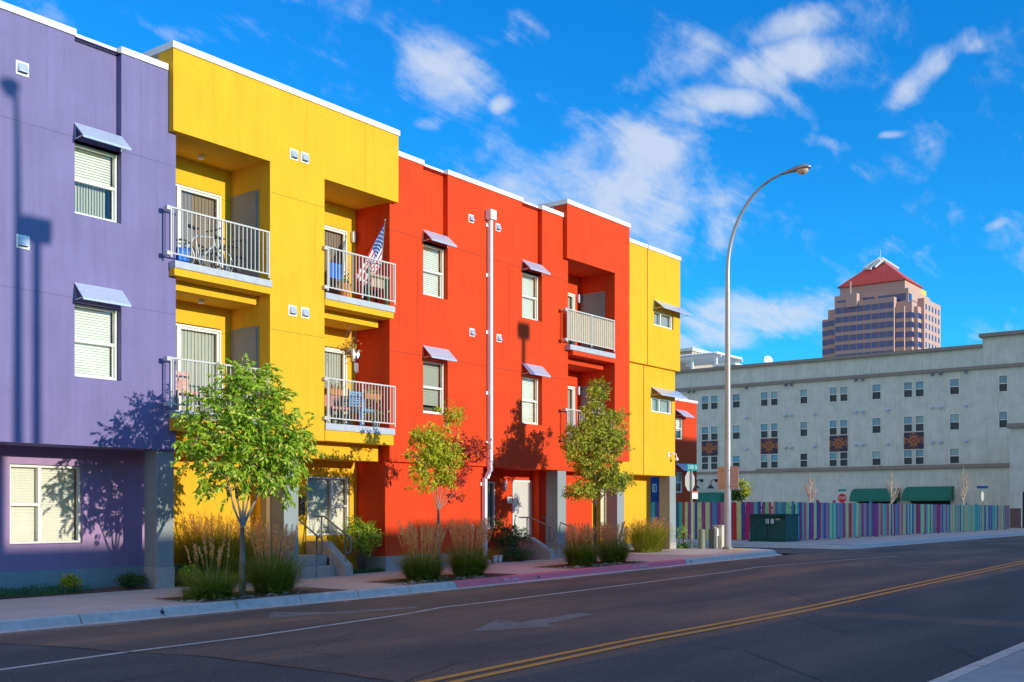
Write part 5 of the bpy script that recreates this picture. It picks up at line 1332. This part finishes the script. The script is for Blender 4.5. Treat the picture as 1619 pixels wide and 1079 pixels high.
bicycle(bx0, 19.75, 5.12, 'white and black bicycle leaning behind the top left balcony rail, saddle at left', cmat('white_bike_paint', (.55,.55,.52)))
bicycle(bx0+.92, 20.05, 5.12, 'dark bicycle behind the white one, front wheel toward the storage door', M['black'])
pb = XY(283, 19.5); m = MB(); m.box(pb-.13, pb+.14, 19.35, 19.65, 5.12, 5.42); m.box(pb-.15, pb+.16, 19.33, 19.67, 5.42, 5.46)
tag(m.build('storage_bin', BLU, bevel=.01), 'blue plastic bin under the saddle on the top left balcony', 'bin')
def chair(x, y, zf, label, fm, cm, w=.5, h=.95, slats=0):
    t = thing('balcony_chair', (x, y, zf), label, 'chair')
    for sx_ in (-1, 1):
        for sy_ in (-1, 1):
            one('leg', fm, t, lambda q: q.box(x+sx_*w/2-.02, x+sx_*w/2+.02, y+sy_*.2-.02, y+sy_*.2+.02, zf, zf+(.43 if sy_ < 0 else h)))
    pbox('seat', cm, t, x-w/2, x+w/2, y-.23, y+.22, zf+.43, zf+.50, bevel=.02)
    m = MB()
    if slats:
        for i in range(slats): m.box(x-w/2+.02, x+w/2-.02, y+.19, y+.21, zf+.58+i*(h-.62)/slats, zf+.63+i*(h-.62)/slats)
    else: m.box(x-w/2+.02, x+w/2-.02, y+.13, y+.20, zf+.52, zf+h)
    m.build('backrest', cm, t, bevel=.01); return t
chair(XY(289, 20.0), 20.0, 2.06, 'red and cream cushioned chair behind the lower left balcony rail', M['black'], mat('patterned_cushion', (.62,.12,.06), .8, .1, 14, second=(.70,.60,.48)), .55, .95)
chair(XY(528, 20.1), 20.05, 2.06, 'black framed chair with rose cushion on the lower right yellow balcony', M['black'], PNK, .6, .9)
chair(XY(570, 20.0), 19.95, 2.06, 'blue slatted chair in the middle of the lower right yellow balcony', cmat('sky_blue_paint', (.10,.32,.62)), cmat('sky_blue_slats', (.12,.38,.70)), .52, 1.02, 6)
chair(XY(596, 20.0), 20.0, 5.12, 'dark chair beside the flag on the top right yellow balcony', M['black'], cmat('dark_cushion', (.03,.03,.035)), .5, .9)
# blue panel on the rail
a, b = XM+.06, XY(538, 19.2); m = MB(); m.box(a, b, 19.16, 19.18, ZY(537, 443, 19.2), ZY(537, 419, 19.2)); 
tag(m.build('blue_panel', BLU), 'plain blue panel hung inside the top right yellow balcony rail', 'panel')
def pot(x, y, z, r, h, m_, lm, label, name='flower_pot', n=60, sp=.14, cat='plant pot', red=None):
    t = thing(name, (x, y, z), label, cat); q = MB(); q.tube([(x,y,z),(x,y,z+h*.85),(x,y,z+h)], [r*.72,r,r*1.08], 14); q.build('pot', m_, t)
    q = MB()
    for _ in range(n):
        p = Vector((x,y,z+h))+Vector((rnd.gauss(0,sp*.5), rnd.gauss(0,sp*.4), abs(rnd.gauss(0,sp)))); leaf(q, p, (rv(.7)+Vector((0,0,.5))).normalized(), .07, .04, 0 if rnd.random() < .6 else 1)
    q.build('foliage', [LM[lm], red or LM['plumer']], t, tint=True); return t
pot(XY(545, 19.6), 19.6, 5.12, .15, .42, ORG, 'green', 'orange clay pot with red blooms on the top right yellow balcony', n=90, red=LM['rust'])
pot(XY(594, 19.7), 19.7, 2.06, .11, .2, M['slate'], 'green', 'tall green potted vine on the lower right yellow balcony', n=160, sp=.38)
# planters on the rail
for (pa, pc, lb) in ((514, 541, 'rail planter of orange flowers near the yellow pier, lower balcony'), (574, 600, 'rail planter of orange flowers near the red wall, lower balcony')):
    a, b = XY(pa, 19.2)+.05, XY(pc, 19.2); t = thing('rail_planter', ((a+b)/2, 19.22, 2.8), lb, 'planter', 'flower planters hooked inside the balcony rail')
    m = MB(); m.prism([(19.15,2.88),(19.17,2.74),(19.30,2.74),(19.32,2.88)], 'X', a, b); m.build('trough', ORG, t)
    q = MB()
    for _ in range(130): leaf(q, Vector((rnd.uniform(a,b), 19.23+rnd.gauss(0,.05), 2.88+abs(rnd.gauss(0,.07)))), (rv(.8)+Vector((0,0,.3))).normalized(), .06, .035, 0 if rnd.random() < .35 else 1)
    q.build('flowers', [LM['green'], LM['plumer']], t, tint=True)
# hanging basket and chimes
p = onY(552, 552, 19.7); t = thing('hanging_basket', (p.x, 19.7, 4.60), 'hanging basket of orange and yellow blossoms under the upper balcony', 'hanging basket')
m = MB()
for a in (0, 2.1, 4.2): m.tube([(p.x,19.7,4.61),(p.x+.15*math.cos(a),19.7+.15*math.sin(a),p.z)], .004, 4)
m.build('hanger', M['steel'], t)
m = MB(); m.tube([(p.x,19.7,p.z-.14),(p.x,19.7,p.z-.05),(p.x,19.7,p.z)], [.07,.14,.17], 14); m.build('basket', WOOD, t)
q = MB()
for _ in range(200): leaf(q, Vector((p.x,19.7,p.z))+Vector((rnd.gauss(0,.11), rnd.gauss(0,.09), rnd.gauss(-.03,.13))), rv(1).normalized(), .07, .04, 0 if rnd.random() < .3 else 1)
q.build('flowers', [LM['lime'], LM['plumer']], t, tint=True)
p = onY(563, 560, 19.5); t = thing('wind_chime', (p.x, 19.5, 4.6), 'white butterfly wind chime hanging beside the flower basket', 'wind chime')
m = MB(); m.tube([(p.x,19.5,4.61),(p.x,19.5,p.z-.5)], .003, 4); m.build('cord', M['steel'], t)
m = MB(); 
for s_ in (-1, 1): m.prism([(p.x,p.z),(p.x+s_*.10,p.z+.12),(p.x+s_*.12,p.z-.02),(p.x+s_*.05,p.z-.12)], 'Y', 19.495, 19.505)
m.build('butterfly', M['white'], t)
for i in range(5): one('tube', M['galvpole'], t, lambda q: q.tube([(p.x-.06+.03*i,19.5,p.z-.22),(p.x-.06+.03*i,19.5,p.z-.42-.03*(i%3))], .008, 6))
# green plant stand
a, b = XY(582, 19.3), XY(613, 19.25); t = thing('plant_stand', ((a+b)/2, 19.35, 5.12), 'plant stand with green posts and tan top on the top right yellow balcony', 'stand')
for x in (a, b): one('post', GRN, t, lambda q: q.tube([(x,19.28,5.12),(x,19.28,6.0 if x == a else 5.82)], .035, 8))
pbox('top', WOOD, t, a-.02, b+.05, 19.25, 19.55, 5.80, 5.86)
m = MB(); n = 16
for i in range(n):
    x0 = a+.05+(b-a-.05)*i/n; x1 = x0+(b-a-.05)/n; m.poly([(x0,19.33+.02*(i%2),5.56),(x1,19.33+.02*((i+1)%2),5.56),(x1,19.33+.02*((i+1)%2),5.80),(x0,19.33+.02*(i%2),5.80)])
m.build('cloth', cmat('tan_cloth', (.62,.45,.28)), t)
# flag
t = thing('flag', (onY(603, 430, 19.0).x, 19.0, 5.3), 'striped flag with white stars on blue hanging from a pole on the balcony', 'flag')
YF = 19.30
def H_(a, b, u): return a.lerp(b, u)
hA, hB, fA, fB = onY(608, 354, YF), onY(601, 424, YF), onY(560, 440, YF), onY(577, 452, YF)
one('pole', M['galvpole'], t, lambda q: (q.tube([onY(599, 458, YF+.1), onY(608.6, 349, YF)], .012, 8), q.ball(onY(608.7, 348, YF), .025, 0, 8, 6)), smooth=True)
def fp(s, tt):
    h = H_(hA, hB, tt); f = H_(fA, fB, tt); p = h.lerp(f, s)
    return p+Vector((0, .06*math.sin(s*9+tt*5)*s+.05*math.sin(tt*14+s*3)*(.2+s), -.05*math.sin(s*math.pi)))
m = MB(); ns = 30; nt_ = 26
for i in range(ns):
    for j in range(nt_):
        s0_, s1_, t0_, t1_ = i/ns, (i+1)/ns, j/nt_, (j+1)/nt_
        k = j//2; mi = 2 if (s0_ < .4 and k < 7) else (0 if k % 2 == 0 else 1)
        m.poly([fp(s0_,t0_), fp(s1_,t0_), fp(s1_,t1_), fp(s0_,t1_)], mi)
for r in range(9):
    nn = 6 if r % 2 == 0 else 5
    for c in range(nn):
        tt = (r+1)/10*7/13; s_ = (c*2+(1 if r % 2 == 0 else 2))/12*.4; q0 = fp(s_, tt)+Vector((0,-.006,0)); pts = []
        for k in range(10):
            rr = .018 if k % 2 == 0 else .008; a = R(90+36*k); pts.append(q0+Vector((rr*math.cos(a), 0, rr*math.sin(a))))
        m.poly(pts, 1)
m.build('cloth', [cmat('flag_red', (.62,.01,.03)), cmat('flag_white', (.80,.78,.74)), cmat('flag_blue', (.02,.05,.22))], t, smooth=True)
# reed screen on the top red balcony
a, b = XY(898.5, 19.14), XY(970, 19.14); m = MB(); n = 60
for i in range(n): x = a+(b-a)*i/n; m.box(x+.002, x+(b-a)/n-.002, 19.13, 19.137+.004*(i%3), 5.26, 6.12)
tag(m.build('reed_screen', cmat('cream_reed', (.66,.52,.34))), 'cream reed screen tied behind the top balcony rail of the red block', 'screen')
# buckets by the downspout
for (px, lb, c) in ((783, 'small white bucket nearest the downspout foot', M['white']), (791, 'second small white bucket right of the downspout foot', M['white'])):
    p = onY(px, 884, 19.5); m = MB(); m.tube([(p.x,19.52,gz(p.x)),(p.x,19.52,gz(p.x)+.20)], [.06,.085], 12); m.torus((p.x,19.52,gz(p.x)+.20), (0,0,1), .085, .006, 0, 14, 5)
    tag(m.build('bucket', c), lb, 'bucket')
p = onY(751, 836, 19.3); m = MB(); m.torus((p.x, 19.40, p.z), (0,1,0), .085, .02, 0, 20, 8); m.ball((p.x,19.41,p.z-.20), .05, 0, 8, 6); m.tube([(p.x,19.41,p.z-.14),(p.x,19.41,p.z-.08)], .012, 5)
tag(m.build('wall_ornament', M['white']), 'white ring ornament on the red wall behind the grass plumes', 'ornament')


# ------------------------------------------------------------------ sky, sun, camera
sc = bpy.context.scene
w = bpy.data.worlds.new('World'); sc.world = w; w.use_nodes = True; nt = w.node_tree
bg = nt.nodes['Background']; SD = Vector((.12,-1,.2)).normalized(); EL = math.asin(SD.z); AZ = math.atan2(SD.x, SD.y)
sky = N(nt, 'ShaderNodeTexSky'); sky.sky_type = 'NISHITA'; sky.sun_disc = False; sky.sun_elevation = EL; sky.sun_rotation = AZ
sky.air_density = 1.0; sky.dust_density = .3; sky.ozone_density = 2.5
hs = N(nt, 'ShaderNodeHueSaturation'); hs.inputs['Saturation'].default_value = 1.3; hs.inputs['Value'].default_value = 1.0
L(nt, sky.outputs[0], hs.inputs['Color'])
tn = N(nt, 'ShaderNodeMix', data_type='RGBA', blend_type='MULTIPLY'); tn.inputs[0].default_value = 1; tn.inputs[7].default_value = SKYTINT if 'SKYTINT' in globals() else (.13,.90,1.34,1)
L(nt, hs.outputs[0], tn.inputs[6])
tc = N(nt, 'ShaderNodeTexCoord'); nv = N(nt, 'ShaderNodeVectorMath', operation='NORMALIZE'); L(nt, tc.outputs['Generated'], nv.inputs[0])
blobs = [ # px, py, rx, ry, angle(deg, up positive), weight, softness(0 wispy,1 solid)
 (712,88,95,88,0,1.0),(805,142,26,18,0,.9),(680,188,42,18,20,.6),(850,30,60,34,-35,.8),(1020,300,230,105,-5,.95),(880,300,170,60,15,.75),(1100,200,120,50,-15,.7),(1000,120,60,25,10,.4),(1230,330,60,30,0,.35),(1250,45,95,30,25,.8),(1245,95,110,40,15,.9),(1110,85,75,30,20,.45),
 (1150,160,85,26,-8,.9),(960,190,60,22,-15,.3),(1030,245,170,80,-10,.9),(930,285,110,28,28,.6),(860,255,130,16,22,.4),(830,285,120,35,5,.6),(1120,290,110,40,15,.55),(1010,345,120,35,18,.6),
 (1470,95,95,34,42,1.0),(1430,135,50,36,55,.95),(1530,70,60,20,30,.7),(1410,215,24,10,0,.7),(1535,55,60,22,30,.5),(1320,220,48,16,-15,.6),(1565,350,30,9,18,.5),(1190,505,210,55,4,.95),(1130,535,150,36,4,.8),(1290,255,40,12,0,.4),(290,52,60,16,-12,.5),(430,120,60,16,-20,.4),(1500,560,200,30,0,.1),(1210,120,60,22,-40,.5)]
acc = None
nz = N(nt, 'ShaderNodeTexNoise', Scale=7.0, Detail=3.0, Roughness=.5)
mpw = N(nt, 'ShaderNodeVectorMath', operation='SCALE'); mpw.inputs[3].default_value = 1.0
L(nt, nv.outputs[0], nz.inputs['Vector'])
ws_ = N(nt, 'ShaderNodeVectorMath', operation='SUBTRACT'); L(nt, nz.outputs['Color'], ws_.inputs[0]); ws_.inputs[1].default_value = (.5,.5,.5)
wsc = N(nt, 'ShaderNodeVectorMath', operation='SCALE'); wsc.inputs[3].default_value = .055; L(nt, ws_.outputs[0], wsc.inputs[0])
wd = N(nt, 'ShaderNodeVectorMath', operation='ADD'); L(nt, nv.outputs[0], wd.inputs[0]); L(nt, wsc.outputs[0], wd.inputs[1])
for (px, py_, rx, ry, ang, wt) in blobs:
    c = depthpt(px, py_, 1).normalized(); ex = (depthpt(px+1, py_, 1).normalized()-c); ey = (depthpt(px, py_-1, 1).normalized()-c)
    sx_, sy_ = ex.length, ey.length; ex.normalize(); ey = (ey-ex*ey.dot(ex)).normalized(); a_ = R(ang)
    u_ = ex*math.cos(a_)+ey*math.sin(a_); v_ = -ex*math.sin(a_)+ey*math.cos(a_)
    sb = N(nt, 'ShaderNodeVectorMath', operation='SUBTRACT'); L(nt, wd.outputs[0], sb.inputs[0]); sb.inputs[1].default_value = c
    d1_ = N(nt, 'ShaderNodeVectorMath', operation='DOT_PRODUCT'); L(nt, sb.outputs[0], d1_.inputs[0]); d1_.inputs[1].default_value = u_/(rx*sx_*1.25)
    d2_ = N(nt, 'ShaderNodeVectorMath', operation='DOT_PRODUCT'); L(nt, sb.outputs[0], d2_.inputs[0]); d2_.inputs[1].default_value = v_/(ry*sy_*1.25)
    d3_ = N(nt, 'ShaderNodeVectorMath', operation='DOT_PRODUCT'); L(nt, sb.outputs[0], d3_.inputs[0]); d3_.inputs[1].default_value = c/.6
    cb = N(nt, 'ShaderNodeCombineXYZ')
    for i_, dn in enumerate((d1_, d2_, d3_)): L(nt, dn.outputs['Value'], cb.inputs[i_])
    ln_ = N(nt, 'ShaderNodeVectorMath', operation='LENGTH'); L(nt, cb.outputs[0], ln_.inputs[0])
    mr = N(nt, 'ShaderNodeMapRange', interpolation_type='SMOOTHSTEP'); mr.inputs['From Min'].default_value = 1.15; mr.inputs['From Max'].default_value = .1; mr.inputs['To Max'].default_value = wt
    L(nt, ln_.outputs['Value'], mr.inputs['Value'])
    if acc is None: acc = mr.outputs[0]
    else:
        mxm = N(nt, 'ShaderNodeMath', operation='SMOOTH_MAX'); mxm.inputs[2].default_value = .15; L(nt, acc, mxm.inputs[0]); L(nt, mr.outputs[0], mxm.inputs[1]); acc = mxm.outputs[0]
front_acc = acc
fd = N(nt, 'ShaderNodeVectorMath', operation='DOT_PRODUCT'); L(nt, nv.outputs[0], fd.inputs[0]); fd.inputs[1].default_value = (1, -.1, 0)
fr1 = N(nt, 'ShaderNodeMapRange', interpolation_type='SMOOTHSTEP'); fr1.inputs['From Min'].default_value = -.35; fr1.inputs['From Max'].default_value = -.85; L(nt, fd.outputs['Value'], fr1.inputs['Value'])
sz = N(nt, 'ShaderNodeSeparateXYZ'); L(nt, nv.outputs[0], sz.inputs[0])
fr2 = N(nt, 'ShaderNodeMapRange', interpolation_type='SMOOTHSTEP'); fr2.inputs['From Min'].default_value = .55; fr2.inputs['From Max'].default_value = 1.1; L(nt, sz.outputs[2], fr2.inputs['Value'])
fill_clouds = N(nt, 'ShaderNodeMath', operation='MAXIMUM'); L(nt, fr1.outputs[0], fill_clouds.inputs[0]); L(nt, fr2.outputs[0], fill_clouds.inputs[1])  # unseen cloud cover behind and overhead, added to fill the shade
rs_ = N(nt, 'ShaderNodeMath', operation='MULTIPLY'); L(nt, fill_clouds.outputs[0], rs_.inputs[0]); rs_.inputs[1].default_value = 1.0
mxa = N(nt, 'ShaderNodeMath', operation='MAXIMUM'); L(nt, acc, mxa.inputs[0]); L(nt, rs_.outputs[0], mxa.inputs[1]); acc = mxa.outputs[0]
# wisps: fine noise on the cloud layer plane
sep = N(nt, 'ShaderNodeSeparateXYZ'); L(nt, nv.outputs[0], sep.inputs[0])
zz = N(nt, 'ShaderNodeMath', operation='MAXIMUM'); L(nt, sep.outputs[2], zz.inputs[0]); zz.inputs[1].default_value = 0.0
za_ = N(nt, 'ShaderNodeMath', operation='ADD'); L(nt, zz.outputs[0], za_.inputs[0]); za_.inputs[1].default_value = .16
dv = N(nt, 'ShaderNodeVectorMath', operation='DIVIDE'); L(nt, nv.outputs[0], dv.inputs[0])
cz_ = N(nt, 'ShaderNodeCombineXYZ'); [L(nt, za_.outputs[0], cz_.inputs[i]) for i in range(3)]; L(nt, cz_.outputs[0], dv.inputs[1])
mp = N(nt, 'ShaderNodeMapping'); mp.inputs['Rotation'].default_value = (0,0,R(-30)); mp.inputs['Scale'].default_value = (.8,2.4,1); L(nt, dv.outputs[0], mp.inputs['Vector'])
n1 = N(nt, 'ShaderNodeTexNoise', Scale=4.5, Detail=9.0, Roughness=.60, Distortion=.5); L(nt, mp.outputs[0], n1.inputs['Vector'])
s1 = N(nt, 'ShaderNodeMath', operation='MULTIPLY_ADD'); L(nt, n1.outputs['Fac'], s1.inputs[0]); s1.inputs[1].default_value = 2.2; s1.inputs[2].default_value = -2.50
n3 = N(nt, 'ShaderNodeTexNoise', Scale=13.0, Detail=9.0, Roughness=.62, Distortion=.3); L(nt, nv.outputs[0], n3.inputs['Vector'])
s3 = N(nt, 'ShaderNodeMath', operation='MULTIPLY_ADD'); L(nt, n3.outputs['Fac'], s3.inputs[0]); s3.inputs[1].default_value = 2.5; L(nt, s1.outputs[0], s3.inputs[2])
s2 = N(nt, 'ShaderNodeMath', operation='MULTIPLY_ADD'); L(nt, acc, s2.inputs[0]); s2.inputs[1].default_value = 1.25; L(nt, s3.outputs[0], s2.inputs[2])
cr = N(nt, 'ShaderNodeMapRange', interpolation_type='SMOOTHSTEP'); cr.inputs['From Min'].default_value = .08; cr.inputs['From Max'].default_value = 1.35; cr.inputs['To Max'].default_value = .82
L(nt, s2.outputs[0], cr.inputs['Value'])
cm = N(nt, 'ShaderNodeMix', data_type='RGBA'); L(nt, cr.outputs[0], cm.inputs[0]); L(nt, tn.outputs[2], cm.inputs[6]); cc = N(nt, 'ShaderNodeMix', data_type='RGBA'); L(nt, fill_clouds.outputs[0], cc.inputs[0]); cc.inputs[6].default_value = (3.0,3.35,3.9,1); cc.inputs[7].default_value = (4.4,4.1,3.7,1); L(nt, cc.outputs[2], cm.inputs[7])
L(nt, cm.outputs[2], bg.inputs['Color']); bg.inputs['Strength'].default_value = .15
sl_ = bpy.data.lights.new('sun', 'SUN'); sl_.energy = 2.8; sl_.angle = R(.55); sl_.color = (1, .93, .80)
so = bpy.data.objects.new('sun', sl_); C.objects.link(so); so.rotation_euler = (-SD).to_track_quat('-Z', 'Y').to_euler()
cd = bpy.data.cameras.new('camera'); co = bpy.data.objects.new('camera', cd); C.objects.link(co)
co.location = (0,0,0); co.rotation_euler = (R(90), 0, A-R(90)); cd.sensor_width = 36; cd.lens = F/1619*36; cd.shift_y = (HOR-539.5)/1619
cd.clip_start = .1; cd.clip_end = 4000; sc.camera = co
sc.view_settings.view_transform = 'Standard'; sc.view_settings.look = 'None'; sc.view_settings.exposure = .60; sc.view_settings.gamma = 1
